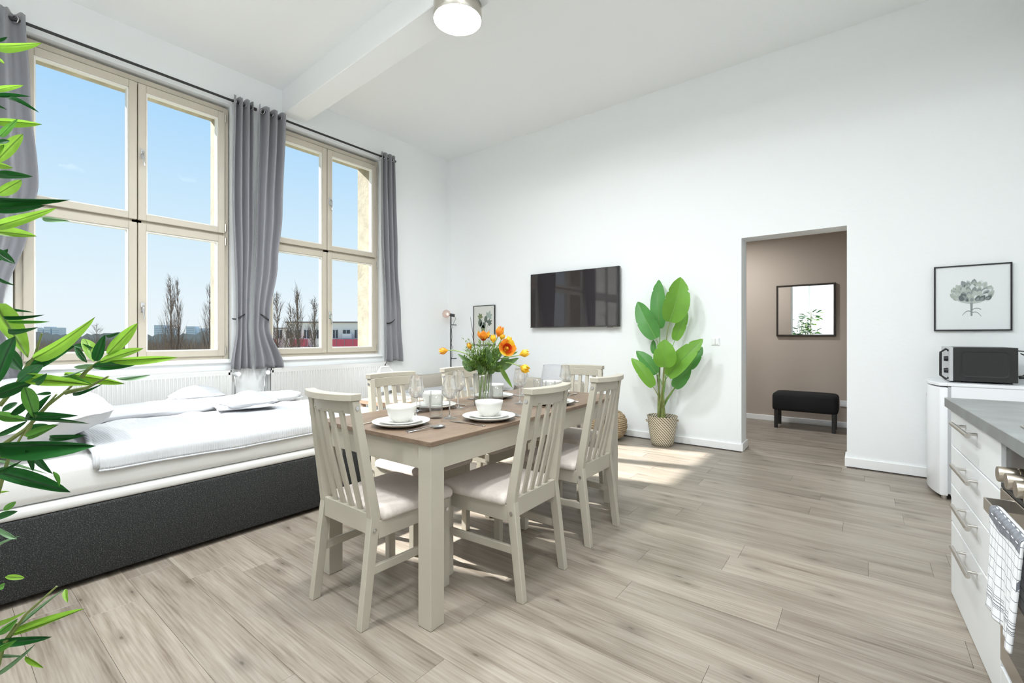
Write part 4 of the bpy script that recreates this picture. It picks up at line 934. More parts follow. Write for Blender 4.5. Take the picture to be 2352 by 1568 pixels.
# ---------- strelitzia in woven basket ----------
SP=Vector((-1.787,5.06,0))
def weave():
    m_,n,b=newmat('two-tone diagonal weave'); t=N(n,'ShaderNodeTexCoord'); sx=N(n,'ShaderNodeSeparateXYZ'); n.links.new(t.outputs['Object'],sx.inputs[0])
    at=N(n,'ShaderNodeMath',operation='ARCTAN2'); n.links.new(sx.outputs[1],at.inputs[0]); n.links.new(sx.outputs[0],at.inputs[1])
    a1=N(n,'ShaderNodeMath',operation='MULTIPLY'); a1.inputs[1].default_value=30; n.links.new(at.outputs[0],a1.inputs[0])
    z1=N(n,'ShaderNodeMath',operation='MULTIPLY'); z1.inputs[1].default_value=-200; n.links.new(sx.outputs[2],z1.inputs[0])
    z2=N(n,'ShaderNodeMath',operation='MULTIPLY'); z2.inputs[1].default_value=300; n.links.new(sx.outputs[2],z2.inputs[0])
    s=N(n,'ShaderNodeMath',operation='SUBTRACT'); n.links.new(a1.outputs[0],s.inputs[0]); n.links.new(z1.outputs[0],s.inputs[1]); sn_=N(n,'ShaderNodeMath',operation='SINE'); n.links.new(s.outputs[0],sn_.inputs[0])
    s2=N(n,'ShaderNodeMath',operation='SINE'); n.links.new(z2.outputs[0],s2.inputs[0]); s3=N(n,'ShaderNodeMath',operation='MULTIPLY'); s3.inputs[1].default_value=.35; n.links.new(s2.outputs[0],s3.inputs[0])
    ad=N(n,'ShaderNodeMath',operation='ADD'); n.links.new(sn_.outputs[0],ad.inputs[0]); n.links.new(s3.outputs[0],ad.inputs[1])
    mr=N(n,'ShaderNodeMapRange'); mr.inputs['From Min'].default_value=-.7; mr.inputs['From Max'].default_value=.1; n.links.new(ad.outputs[0],mr.inputs[0])
    mx=N(n,'ShaderNodeMix',data_type='RGBA'); n.links.new(mr.outputs[0],mx.inputs[0]); mx.inputs[6].default_value=(.13,.105,.06,1); mx.inputs[7].default_value=(.64,.58,.46,1); n.links.new(mx.outputs[2],b.inputs['Base Color'])
    b.inputs['Roughness'].default_value=.7; bp=N(n,'ShaderNodeBump'); bp.inputs['Strength'].default_value=.6; bp.inputs['Distance'].default_value=.004; n.links.new(ad.outputs[0],bp.inputs['Height']); n.links.new(bp.outputs[0],b.inputs['Normal'])
    M['weave']=m_
weave()
bk=thing('woven_basket','pale and dark diagonally woven basket on the floor below the light switch','basket',tuple(SP))
obj('basket_wall',MB().lathe([(0,0),(.100,0),(.112,.008),(.125,.05),(.150,.22),(.160,.315),(.163,.325),(.157,.325),(.152,.30),(.14,.22),(.12,.06)],72),'weave',bk,smooth=2)
obj('rim',MB().tube([(.160*math.cos(a),.160*math.sin(a),.325) for a in [2*PI*k/48 for k in range(48)]],.006,6,closed=True),'weave',bk,smooth=2)
for s in (-1,1):
    c=RV*s; m=MB(); P=[]
    for k in range(9):
        a=PI*k/8; an=math.atan2(c.y,c.x)+.17*math.cos(a); P.append((.172*math.cos(an),.172*math.sin(an),.285+(-.035+.05)*math.sin(a)*(-1) ))
    m.tube(P,.009,7); obj('handle',m,'weave',bk,smooth=2)
obj('filling',MB().lathe([(0,.285),(.148,.285),(.148,.27),(0,.27)],32),'soil',bk)
st=thing('bird_of_paradise_plant','tall plant with broad paddle leaves in the woven basket','plant',(SP.x,SP.y,.285))
SB=Vector((SP.x,SP.y,.285))
rr=random.Random(8)
for i,a in enumerate(SL):
    p0=Vector(a[0:3]); p1=Vector(a[3:6]); w_=a[6]; d=p1-p0; L=d.length; x=d/L; n=(Vector((0,0,1.3))-p0).normalized(); n=(n-x*n.dot(x)).normalized(); n=Matrix.Rotation(rr.uniform(-.35,.35),3,x)@n; y=n.cross(x)
    notch=[rr.uniform(.35,.95) for _ in range(3)]
    m=MB(); nu,nv=12,30
    def wd(v): return .5*min(1,(math.sin(PI*min(1,v**.80*.94+.06)))**.55)*(1 if v<.86 else 1-.3*((v-.86)/.14))
    for side in (-1,1):
        def fn(u,v,side=side):
            ww=wd(v)
            for q,nn in enumerate(notch):
                if (q%2==0)==(side>0): 
                    t_=(v-nn)/.02
                    if abs(t_)<1: ww*=.80+.2*abs(t_)
            yy=side*u*ww; rip=.010*math.sin(v*60)*u
            return p0-SB+x*(L*v)+y*(yy*w_)+n*(abs(u)**1.3*ww*w_*.30+rip*.25*w_+L*(.05*math.sin(PI*v))-L*.10*v*v)
        m.grid(fn,nu//2,nv)
    lf=obj('leaf',m,'strel2' if a[7] else 'strel',st,smooth=2)
    m=MB(); P=[p0-SB+x*(L*v)+n*(L*(.05*math.sin(PI*v))-L*.10*v*v+.002) for v in [k/12 for k in range(12)]]; m.tube(P,[.0045-.0035*k/11 for k in range(12)],5); obj('midrib',m,'midrib',lf,smooth=True)
    b0=Vector((rr.uniform(-.04,.04),rr.uniform(-.03,.03),-.01)); b3=p0-SB
    b1=b0+Vector((b3.x*.15,b3.y*.15,b3.z*.45)); b2=b3-x*min(.18,b3.z*.5)
    P=[b0*(1-t)**3+b1*3*t*(1-t)**2+b2*3*t*t*(1-t)+b3*t**3 for t in [k/10 for k in range(11)]]
    m=MB(); m.tube(P,[.011-.0075*k/10 for k in range(11)],7); obj('leaf_stalk',m,'stalk' if i%3 else 'midrib',st,smooth=True)
m=MB(); m.tube([(0,0,-.01),(0,0,.16),(.005,0,.30)],[.030,.026,.014],12); obj('trunk',m,'stalk',st,smooth=True)

# ---------- television ----------
tv=thing('television','large black wall-mounted television reflecting the windows','television',(-3.035,5.235,1.706))
m=MB(); m.box(-.664,.664,-.022,.02,-.372,.372); obj('casing',m,'blackmatt',tv,bevel=.004,segs=2)
m=MB(); m.box(-.655,.655,-.0255,-.022,-.358,.364); obj('screen',m,'screen',tv)
m=MB(); m.box(-.664,.664,-.026,-.022,-.372,-.360); m.box(.50,.58,-.026,-.018,-.380,-.372); obj('lower_bezel',m,'ovendark',tv)
m=MB(); m.box(-.2,.2,.02,.050,-.15,.15); obj('wall_bracket',m,'blackmatt',tv)
# ---------- framed prints ----------
def leafshape(pts,x,z,s,rot,y): 
    c,sn_=math.cos(rot),math.sin(rot); return [(x+s*(a*c-b*sn_),y,z+s*(a*sn_+b*c)) for a,b in pts]
LEAFP=[(0,0),(.16,.16),(.20,.42),(.14,.75),(0,1),(-.14,.75),(-.20,.42),(-.16,.16)]
def printcol(n_,c): 
    return pm(n_,c,.7) if n_ not in bpy.data.materials else bpy.data.materials[n_]
f=thing('framed_print','black framed artichoke print above the microwave','picture',(.699,5.276,1.53))
HW_,HH_=.228,.271
m=MB(); 
def framebox(m,hw,hh,t,y0,y1): m.box(-hw,-hw+t,y0,y1,-hh,hh); m.box(hw-t,hw,y0,y1,-hh,hh); m.box(-hw+t,hw-t,y0,y1,-hh,-hh+t); m.box(-hw+t,hw-t,y0,y1,hh-t,hh)
framebox(m,HW_,HH_,.010,-.012,.013); obj('frame',m,'blackmatt',f,bevel=.001)
m=MB(); m.box(-HW_+.009,HW_-.009,-.002,.012,-HH_+.009,HH_-.009); pp=obj('print',m,'paper',f)
m=MB(); m.box(-HW_+.0095,HW_-.0095,-.0075,-.006,-HH_+.0095,HH_-.0095); obj('glazing',m,'glass',f)
# pale body of the bulb under the bracts
cols=[('ink dark',(.13,.15,.15)),('ink grey',(.27,.30,.30)),('ink sage',(.42,.46,.41)),('ink pale',(.50,.535,.51)),('ink mist',(.70,.73,.73))]
rr=random.Random(12)
ms=[MB() for _ in cols]
petals=[]
for ring in range(8):
    t_=ring/7; zc=.122-.135*t_; hw=.110*math.sqrt(max(.12,1-((zc-.035)/.098)**2)); n_=max(4,int(hw/.0125))
    for k in range(n_):
        u=(k+.5+rr.uniform(-.2,.2))/n_*2-1
        petals.append((u*hw,zc-.012*u*u*(1 if ring<4 else -1.5)+rr.uniform(-.004,.004),.050+.010*rr.random(),-u*(.55+.35*t_),ring))
yy=-.0034
ms[3].add([(.112*math.cos(2*PI*k/36),-.0028,.040+.090*math.sin(2*PI*k/36)) for k in range(36)],[tuple(range(36))])
for i,(x,z,s,rot,ring) in enumerate(petals):
    ci=min(4,max(0,int(rr.gauss(2.0+.3*math.sin(x*40)+(-.7 if z<.0 else .5),1.1))))
    q=leafshape([(a*1.5,b*.9) for a,b in LEAFP],x,z-.02,s,rot,yy-i*.000015); ms[ci].add(q,[tuple(range(8))])
    q=leafshape([(a*.9,b*.55) for a,b in LEAFP],x+.002,z-.018,s,rot,yy-i*.000015-.00001); ms[max(0,ci-1) if rr.random()<.5 else min(4,ci+1)].add(q,[tuple(range(8))])
for a,(nn,c) in enumerate(cols):
    if a==1:
        ms[1].add([(-.009,yy,-.040),(.006,yy,-.040),(.004,yy,-.15),(-.006,yy,-.15)],[(0,1,2,3)])
        for sgn,z in ((1,-.10),(1,-.125),(-1,-.115)):
            P=[(sgn*t*.055,z-.004+.014*math.sin(t*3)-.03*t*t*(z<-.11)) for t in [k/8 for k in range(9)]]
            for (x0,z0),(x1,z1) in zip(P,P[1:]): ms[1].add([(x0,yy-.0001,z0),(x1,yy-.0001,z1),(x1,yy-.0001,z1+.006),(x0,yy-.0001,z0+.007)],[(0,1,2,3)])
    if ms[a].v: o=obj('print_drawing',ms[a],printcol(nn,c),pp)
f=thing('framed_print','thin black framed fig-leaf print behind the tulips','picture',(-4.616,5.276,1.385))
m=MB(); framebox(m,.215,.305,.008,-.012,.013); obj('frame',m,'blackmatt',f,bevel=.001)
m=MB(); m.box(-.207,.207,-.002,.012,-.297,.297); pp=obj('print',m,'paper2',f)
m=MB(); m.box(-.206,.206,-.0075,-.006,-.296,.296); obj('glazing',m,'glass',f)
g=[MB(),MB(),MB()]
rr=random.Random(4)
def fig(mb,x,z,s,rot,y):
    for k,(ra,l) in enumerate(((0,1),(.7,.85),(-.7,.85),(1.5,.6),(-1.5,.6))): mb.add(leafshape([(a*1.1,b*l) for a,b in LEAFP],x,z,s,rot+ra,y-k*.00003),[tuple(range(8))])
fig(g[0],-.07,.115,.085,.4,yy); fig(g[1],.09,.03,.085,-1.0,yy-.0003); fig(g[2],.09,.12,.11,-.3,yy)
for x,z,w_,h_,mt in ((.035,.09,.033,.05,1),(-.08,.04,.04,.06,1),(.0,.0,.028,.05,1),(-.05,.0,.03,.05,2),(-.02,-.06,.035,.07,0)):
    mb_=g[mt]; mb_.add([(x+w_*math.cos(2*PI*k/18),yy-.0005,z+h_*math.sin(2*PI*k/18)) for k in range(18)],[tuple(range(18))])
for x0,z0,x1,z1 in ((-.02,-.25,-.03,.1),(0,-.2,.06,.2),(.02,-.15,.09,.05),(-.05,-.2,-.11,-.05),(.04,-.2,.12,-.06)):
    g[0].add([(x0-.004,yy-.0002,z0),(x0+.004,yy-.0002,z0),(x1+.002,yy-.0002,z1),(x1-.002,yy-.0002,z1)],[(0,1,2,3)])
fig(g[0],-.03,-.20,.08,.3,yy-.0006); fig(g[1],.07,-.17,.08,-.6,yy-.0006)
for mb_,c in zip(g,((.20,.24,.12),(.12,.15,.12),(.36,.42,.38))): obj('print_drawing',mb_,printcol('fig ink %.2f'%c[0],c),pp)
# ---------- light switch, lamp, ceiling light ----------
sw=thing('light_switch','white double light switch on the wall beside the broad-leaved plant','switch',(-1.281,5.278,1.158))
m=MB(); m.box(-.041,.041,-.0,.012,-.041,.041); obj('switch_frame',m,'plastic',sw,bevel=.003,segs=2)
m=MB(); m.box(-.031,.031,-.007,.0,-.031,.031); obj('switch_rocker',m,'plastic',sw,bevel=.003,segs=2)
m=MB(); m.box(-.001,.001,-.0078,-.0065,-.031,.031); obj('rocker_gap',m,'ovendark',sw)
wl=thing('wall_lamp','slim black corner lamp with large coppery globe bulb','lamp',(-5.22,5.16,0))
m=MB(); m.cyl((0,0,.72),(0,0,1.555),.0105,10,.0105); obj('pole',m,'blackmetal',wl,smooth=True)
m=MB(); m.cyl((0,0,.86),(0,.125,.86),.006,8); m.cyl((0,0,1.40),(0,.125,1.40),.006,8); obj('wall_mount',m,'blackmetal',wl,smooth=True)
hd=Vector((-.075,-.045,1.59)); m=MB(); d_=(RV*-1+UV*.22).normalized(); s0=Vector((0,0,1.545))+RV*.06; m.cyl(s0,s0+d_*.075,.024,14); m.cyl(Vector((0,0,1.55)),s0+d_*.03,.008,8); obj('socket',m,'blackmetal',wl,smooth=True)
bc=s0+d_*.135; m=MB(); m.lathe([(.002,-.068),(.03,-.061),(.055,-.040),(.068,0),(.055,.040),(.03,.061),(.002,.068)],24); o=obj('globe_bulb',m,'bulb',wl,smooth=2,loc=tuple(bc),label='coppery globe bulb')
m=MB(); m.lathe([(.001,-.02),(.012,-.012),(.015,0),(.012,.012),(.001,.02)],12); o=obj('filament',m,'bulbglow',wl,loc=tuple(bc+d_*-.02))
m=MB(); P=[s0-d_*0+UV*-.01,s0+RV*.02-UV*.05,RV*.05+UV*1.44,RV*.012+UV*1.33,-RV*.0+RV*.02+UV*1.2,RV*.008+UV*1.1,RV*.035+UV*1.0,RV*.03+UV*.92,RV*.0+UV*.82]; m.tube(P,.003,5); obj('cable',m,'blackmetal',wl,smooth=True)
cl=thing('ceiling_light','round nickel-rimmed ceiling light glowing under the beam','lamp',(-2.53,2.575,3.695))
m=MB(); m.lathe([(.180,.118),(.188,.112),(.190,.0),(.186,-.002),(.184,.0),(.182,.10)],64); obj('rim',m,'nickel',cl,smooth=2)
m=MB(); m.lathe([(0,.118),(.18,.118),(.18,.11),(0,.11)],48); obj('mounting_plate',m,'plastic',cl)
m=MB(); m.lathe([(0,.004),(.184,.004)],64); obj('diffuser',m,'glow',cl,label='glowing white diffuser')
for (x,y,lab) in ((-2.3,-.9,'added fill light behind the camera, in the middle'),(.2,.0,'added fill light above the camera beside the kitchen, out of frame'),
  (-1.9,.4,'added fill light just behind the table, above the camera view'),(-.7,1.5,'added fill light between table and kitchen, above the camera view')):
    dup(cl,None,(x,y,3.98),0,lab)  # copies added outside the view to brighten the room
q=dup(cl,None,(-1.6,6.5,2.655),0,'added fill light in the hall, hidden above the doorway'); q.scale=(.8,.8,.8)  # unseen copy added to brighten the hall
# ---------- corner sofa, small chair, side table, pouf ----------
sf=thing('corner_sofa','low beige corner sofa under the television and along the window wall','sofa',(-4.6,4.9,0))
bx=lambda a,b,c,d,e,f_:MB().box(a+4.6,b+4.6,c-4.9,d-4.9,e,f_)
def sp_part(n_,mb,mt='sofa',bv=.03,**k): return obj(n_,mb,mt,sf,bevel=bv,segs=4,smooth=True,**k)
sp_part('base',bx(-5.36,-4.45,4.1,5.24,.06,.30)); sp_part('base',bx(-4.44,-2.85,4.35,5.24,.06,.30))
sp_part('seat_cushion',bx(-5.14,-4.46,4.1,5.05,.31,.46),'linen',.05,label='seat under a white sheet'); sp_part('seat_cushion',bx(-4.44,-3.66,4.34,5.03,.31,.46),bv=.05); sp_part('seat_cushion',bx(-3.65,-2.86,4.34,5.03,.31,.46),bv=.05)
sp_part('backrest',bx(-5.37,-5.16,4.08,5.24,.31,.635),bv=.045); sp_part('backrest',bx(-5.14,-2.85,5.05,5.24,.31,.645),bv=.045)
for x,y in ((-5.3,4.2),(-4.55,4.2),(-2.95,4.42),(-2.95,5.15),(-5.3,5.15)): 
    m=MB(); m.cyl((x+4.6,y-4.9,0),(x+4.6,y-4.9,.062),.022,10); obj('foot',m,'blackmatt',sf,smooth=True)
def cushion(lab,x,y,z,s,rx,rz,mt,h=.16):
    t=thing('sofa_cushion',lab,'cushion',(x,y,z),0,None); m=MB()
    def fn(sg):
        return lambda u,v:((u-.5)*s*(1-.05*((v-.5)*2)**2),(v-.5)*s*(1-.05*((u-.5)*2)**2),sg*h/2*(max(0,1-abs((u-.5)*2)**2.4)*max(0,1-abs((v-.5)*2)**2.4))**.5)
    m.grid(fn(1),18,18); m.grid(fn(-1),18,18); o=obj('cushion_cover',m,mt,t,smooth=2); o.rotation_euler=(R(rx),0,R(rz))
    P=[fn(0)(i/12,0) for i in range(12)]+[fn(0)(1,i/12) for i in range(12)]+[fn(0)(1-i/12,1) for i in range(12)]+[fn(0)(0,1-i/12) for i in range(12)]
    m=MB(); m.tube(P,.005,5,closed=True); o=obj('piping',m,mt,t,smooth=2); o.rotation_euler=(R(rx),0,R(rz))
cushion('white cushion standing on the sofa below the television, right of its middle',-3.13,4.925,.665,.38,78,0,'linen')
cushion('white cushion standing on the sofa behind the tulips',-3.98,4.92,.715,.48,80,0,'linen')
wc=thing('white_tube_chair','white rounded-back tube chair in front of the farther radiator','chair',(-4.72,3.78,0),R(-70))
m=MB(); P=[(-.20,-.20,0),(-.20,-.21,.45),(-.20,-.23,.68),(-.165,-.24,.76),(-.09,-.245,.815),(.09,-.245,.815),(.165,-.24,.76),(.20,-.23,.68),(.20,-.21,.45),(.20,-.20,0)]; m.tube(P,.011,8); obj('back_frame',m,'plastic',wc,smooth=True)
m=MB(); m.loft([[(-.17,-.236,.50),(.17,-.236,.50),(.19,-.243,.70),(.09,-.252,.805),(-.09,-.252,.805),(-.19,-.243,.70)],[(-.17,-.226,.50),(.17,-.226,.50),(.19,-.233,.70),(.09,-.242,.805),(-.09,-.242,.805),(-.19,-.233,.70)]]); obj('backrest',m,'plastic',wc)
m=MB(); m.box(-.21,.21,-.22,.20,.43,.46); obj('seat',m,'plastic',wc,bevel=.012,segs=3)
for s in (-1,1): m=MB(); m.cyl((s*.20,.20,0),(s*.18,.17,.43),.011,8); obj('leg',m,'plastic',wc,smooth=True)
sd_=thing('side_table','low light-wood side table glimpsed through the window-side chair slats','table',(-4.12,3.20,0),0)
m=MB(); m.box(-.30,.30,-.24,.24,.47,.52); obj('tabletop',m,'pinewood',sd_,bevel=.004)
for sx in (-1,1):
    for sy in (-1,1): m=MB(); m.box(sx*.27-.02,sx*.27+.02,sy*.21-.02,sy*.21+.02,0,.47); obj('leg',m,'pinewood',sd_,bevel=.003)
m=MB(); m.box(-.25,.25,-.19,.19,.16,.18); obj('shelf',m,'pinewood',sd_,bevel=.002)
for k,(z,c,lab) in enumerate(((.181,'charcoal','dark grey folded blanket on the lower shelf of the wooden side table'),)):
    m=MB(); m.box(-.2,.2,-.15,.15,0,.14); o=obj('folded_blanket',m,c,None,loc=(-4.12,3.2,z),bevel=.03,segs=3,smooth=True); tag(o,lab,'blanket')
m=MB(); m.box(-.16,.16,-.11,.11,0,.012); o=obj('tablet',m,'plastic',None,loc=(-4.14,3.22,.5205),bevel=.003); tag(o,'flat white magazine lying on the light-wood side table','magazine'); o.name='magazine'
pf=thing('woven_pouf','round woven jute pouf on the floor behind the room-side chairs','pouf',(-2.43,4.96,0))
prof=[(0,0),(.14,.004),(.20,.03),(.245,.10),(.252,.175),(.245,.25),(.205,.315),(.14,.345),(0,.352)]
m=MB(); m.lathe([(0,.0),(.14,.008),(.195,.035),(.235,.10),(.242,.175),(.235,.25),(.197,.31),(.13,.338),(.001,.345)],40); obj('core',m,'jute',pf,smooth=2)
m=MB(); tt=26*2*PI; P=[];Rr_=[]
for i in range(26*26):
    s=i/(26*26-1); a=s*tt; ph=PI*(.985-.97*s)-PI/2
    cz_=.176+.172*math.copysign(abs(math.sin(-ph))**.9,math.sin(-ph)); rr_=.246*max(.05,math.cos(ph))**.62
    wob=.004*math.sin(a*9.3); P.append(((rr_+wob)*math.cos(a),(rr_+wob)*math.sin(a),cz_)); Rr_.append(.0085)
m.tube(P,Rr_,5); obj('braid',m,'jute',pf,smooth=2)
# ---------- hall: mirror, bench ----------
mi=thing('wall_mirror','black-framed mirror in the hall above the bench','mirror',(-.6475,7.478,1.5755))
m=MB(); framebox(m,.3465,.3595,.024,-.014,.02); obj('frame',m,'darkwood',mi,bevel=.002)
m=MB(); m.box(-.3235,.3235,-.002,.004,-.3365,.3365); obj('mirror_glass',m,'mirror',mi)
bn=thing('hall_bench','black padded bench on four legs against the taupe hall wall','bench',(-.617,7.14,0))
def padf(mb,hx,hy,z0,z1):
    secs=[]
    for z,i in ((z0,.02),(z0+.012,.004),(z0+.04,0),(z1-.05,.0),(z1-.022,.01),(z1-.008,.03),(z1,.08)):
        a,b=hx-i,hy-i; r=.05; q=[]
        for cx,cy,st_ in ((a-r,b-r,0),(-a+r,b-r,90),(-a+r,-b+r,180),(a-r,-b+r,270)):
            for k in range(4): an=R(st_+k*30); q.append((cx+r*math.cos(an),cy+r*math.sin(an),z))
        secs.append(q)
    return mb.loft(secs)
obj('seat_cushion',padf(MB(),.36,.20,.235,.475),'black',bn,smooth=2)
for sx in (-1,1):
    for sy in (-1,1): m=MB(); m.box(sx*.315-.02,sx*.315+.02,sy*.165-.02,sy*.165+.02,0,.24); obj('leg',m,'blackmatt',bn,bevel=.002)
sk=thing('wall_socket','small white wall socket low on the hall wall beside the bench','socket',(-.215,7.492,.32))
m=MB(); m.box(-.04,.04,-.004,.008,-.04,.04); obj('socket_plate',m,'plastic',sk,bevel=.003)
m=MB(); m.cyl((0,-.006,0),(0,-.003,0),.02,16); obj('socket_insert',m,'trimwhite',sk)

# ---------- kitchen (slightly out of square: own frame) ----------
KA=R(2.1); K0=Vector((.326,2.979,0))
def kl(x,y,z=0): return (K0.x+x*math.cos(KA)-y*math.sin(KA),K0.y+x*math.sin(KA)+y*math.cos(KA),z)
cab=thing('drawer_cabinet','white kitchen cabinet with four handled drawers beside the oven','cabinet',kl(0,0),KA)
m=MB(); m.box(.034,.56,-.808,0,0,.87); obj('carcass',m,'kitchen',cab)
for i,(z0,z1,hz) in enumerate(((.003,.3385,.30),(.345,.5135,.479),(.520,.6985,.652),(.705,.872,.833))):
    m=MB(); m.box(0,.018,-.807,-.001,z0,z1); d=obj('drawer',m,'kitchen',cab,bevel=.0015)
    m=MB(); m.cyl((-.036,-.552,hz),(-.036,-.252,hz),.0085,14); 
    for y in (-.50,-.305): m.cyl((-.036,y,hz),(0,y,hz),.0055,10)
    obj('handle',m,'steel',d,smooth=True,label='brushed steel bar handle')
ov=thing('oven','built-in stainless oven with champagne knobs','oven',kl(0,-.81),KA)
m=MB(); m.box(.02,.56,-.6,0,.13,.87); obj('housing',m,'ovendark',ov)
m=MB(); m.box(.012,.03,-.598,-.002,.735,.872); obj('control_panel',m,'ovendark',ov,bevel=.001,label='dark control panel')
m=MB(); m.box(-.002,.02,-.598,-.002,.150,.715); dr=obj('oven_door',m,'ovensteel',ov,bevel=.002,label='stainless steel door')
m=MB(); m.box(-.0035,-.001,-.53,-.07,.22,.62); obj('door_window',m,'blackglass',dr,label='black glass window')
m=MB(); 
HXp=-.060
m.box(HXp,HXp+.004,-.545,-.105,.664,.702); m.box(HXp+.004,0,-.109,-.105,.664,.702); m.box(HXp+.004,0,-.545,-.541,.664,.702); obj('door_handle',m,'steel',dr,bevel=.0008,label='flat steel handle')
m=MB(); m.box(.0,.02,-.598,-.002,.718,.732); obj('gap_strip',m,'blackmatt',ov)
for i,y in enumerate((-.20,-.285,-.370,-.455,-.53)):
    m=MB(); m.lathe([(0,0),(.0215,0),(.0225,.002),(.0225,.040),(.019,.041),(.019,.044),(.0225,.045),(.0225,.058),(0,.058)],32); k=obj('knob',m,'knob',ov,loc=(-.048,y,.80),rot=(0,R(90),0),smooth=True)
m=MB(); m.box(.0,.018,-.6,0,.003,.128); obj('plinth_panel',m,'kitchen',ov,bevel=.001,label='white panel below the oven')
c2=thing('base_cabinet','white base cabinet next to the oven, beyond the right edge','cabinet',kl(0,-1.41),KA)
m=MB(); m.box(.02,.56,-.9,0,0,.87); obj('carcass',m,'kitchen',c2)
for a in (0,-.45):
    m=MB(); m.box(0,.018,a-.448,a-.002,.003,.874); d=obj('door',m,'kitchen',c2,bevel=.0015)
    m=MB(); m.cyl((-.036,a-.36,.60),(-.036,a-.36,.80),.007,12); m.cyl((-.036,a-.36,.63),(0,a-.36,.63),.0055,8); m.cyl((-.036,a-.36,.77),(0,a-.36,.77),.0055,8); obj('handle',m,'steel',d,smooth=True)
m=MB(); m.box(-.022,.59,-2.32,.012,.877,.920); wt=obj('worktop',m,'worktop',None,loc=kl(0,0),rot=(0,0,KA),bevel=.002); tag(wt,'grey concrete-look kitchen worktop','worktop')
hb=thing('hob','black ceramic hob with thin steel edge set in the worktop','hob',kl(.29,-1.11),KA)
m=MB(); m.box(-.25,.25,-.285,.285,.9205,.926); obj('hob_edge',m,'steel',hb,bevel=.001)
m=MB(); m.box(-.244,.244,-.279,.279,.9255,.9275); obj('hob_glass',m,'blackglass',hb)
# towel over the oven handle
def gridmat():
    m_,n,b=newmat('windowpane check cloth'); t=N(n,'ShaderNodeTexCoord'); sx=N(n,'ShaderNodeSeparateXYZ'); n.links.new(t.outputs['Object'],sx.inputs[0])
    def line(src,freq,wd,ph=0):
        a=N(n,'ShaderNodeMath',operation='MULTIPLY_ADD'); a.inputs[1].default_value=freq; a.inputs[2].default_value=ph+100; n.links.new(src,a.inputs[0]); fr=N(n,'ShaderNodeMath',operation='FRACT'); n.links.new(a.outputs[0],fr.inputs[0]); lt=N(n,'ShaderNodeMath',operation='LESS_THAN'); lt.inputs[1].default_value=wd; n.links.new(fr.outputs[0],lt.inputs[0]); return lt.outputs[0]
    a=line(sx.outputs[1],36,.06); b_=line(sx.outputs[2],36,.07)
    # three close stripes near the hem
    c=line(sx.outputs[2],110,.32); g1=N(n,'ShaderNodeMath',operation='LESS_THAN'); g1.inputs[1].default_value=-.198; n.links.new(sx.outputs[2],g1.inputs[0]); g2=N(n,'ShaderNodeMath',operation='GREATER_THAN'); g2.inputs[1].default_value=-.226; n.links.new(sx.outputs[2],g2.inputs[0])
    mm=N(n,'ShaderNodeMath',operation='MULTIPLY'); n.links.new(g1.outputs[0],mm.inputs[0]); n.links.new(g2.outputs[0],mm.inputs[1]); m3=N(n,'ShaderNodeMath',operation='MULTIPLY'); n.links.new(mm.outputs[0],m3.inputs[0]); n.links.new(c,m3.inputs[1])
    x1=N(n,'ShaderNodeMath',operation='MAXIMUM'); n.links.new(a,x1.inputs[0]); n.links.new(b_,x1.inputs[1]); x2=N(n,'ShaderNodeMath',operation='MAXIMUM'); n.links.new(x1.outputs[0],x2.inputs[0]); n.links.new(m3.outputs[0],x2.inputs[1])
    mx=N(n,'ShaderNodeMix',data_type='RGBA'); n.links.new(x2.outputs[0],mx.inputs[0]); mx.inputs[6].default_value=(.80,.81,.83,1); mx.inputs[7].default_value=(.16,.17,.20,1); n.links.new(mx.outputs[2],b.inputs['Base Color']); b.inputs['Roughness'].default_value=.9; M['check']=m_
gridmat()
tw=thing('tea_towel','white tea towel with thin dark checks hanging over the oven handle','towel',kl(-.058,-1.21,.70),KA)
M['greyweave']=pm('grey woven band',(.17,.18,.20),.9,vary=.3,vscale=60)
m=MB()
TWy0,TWy1=-.145,.135
def twf(u,v):
    # v: front hem -> over the bar -> short back fall
    y=TWy0+(TWy1-TWy0)*u; w=.006*math.sin(u*9+1)+.004*math.sin(u*23)
    if v<.72:
        t=v/.72; z=-.262+t*(.262); z+=.02*(u-.5)*(1-t); x=-.012-.010*(1-t)-w*(1-t)-.004
    elif v<.86:
        a=(v-.72)/.14*PI; x=-.016+.013*(1-math.cos(a))*1.0; z=.006+.012*math.sin(a)
    else:
        t=(v-.86)/.14; x=.0105; z=-.20*t
    if v<.72: y=TWy0+(TWy1-TWy0)*(u*(.86+.14*(v/.72))+.07*(1-v/.72))
    return (x,y,z)
m.grid(twf,24,72); o=obj('towel_cloth',m,'check',tw,smooth=2); md=o.modifiers.new('thickness','SOLIDIFY'); md.thickness=.006; md.offset=0
m=MB(); m.grid(lambda u,v:(lambda p:(p[0]+(-.0035 if True else 0),p[1],p[2]+.0035))(twf(u,.665+.20*v+.012*math.sin(u*8))),24,14); o=obj('woven_band',m,'greyweave',tw,smooth=2,label='grey woven border with pale pattern')
m=MB()
rr=random.Random(3)
for k in range(7):
    u0=.05+.13*k; 
    a,b_,c_,d_=[twf(u,v) for u,v in ((u0,.715),(u0+.07,.715),(u0+.10,.79),(u0+.03,.79))]; m.add([(p[0]-.0045,p[1],p[2]+.0055) for p in (a,b_,c_,d_)],[(0,1,2,3)])
obj('pale_pattern',m,'linen',tw)
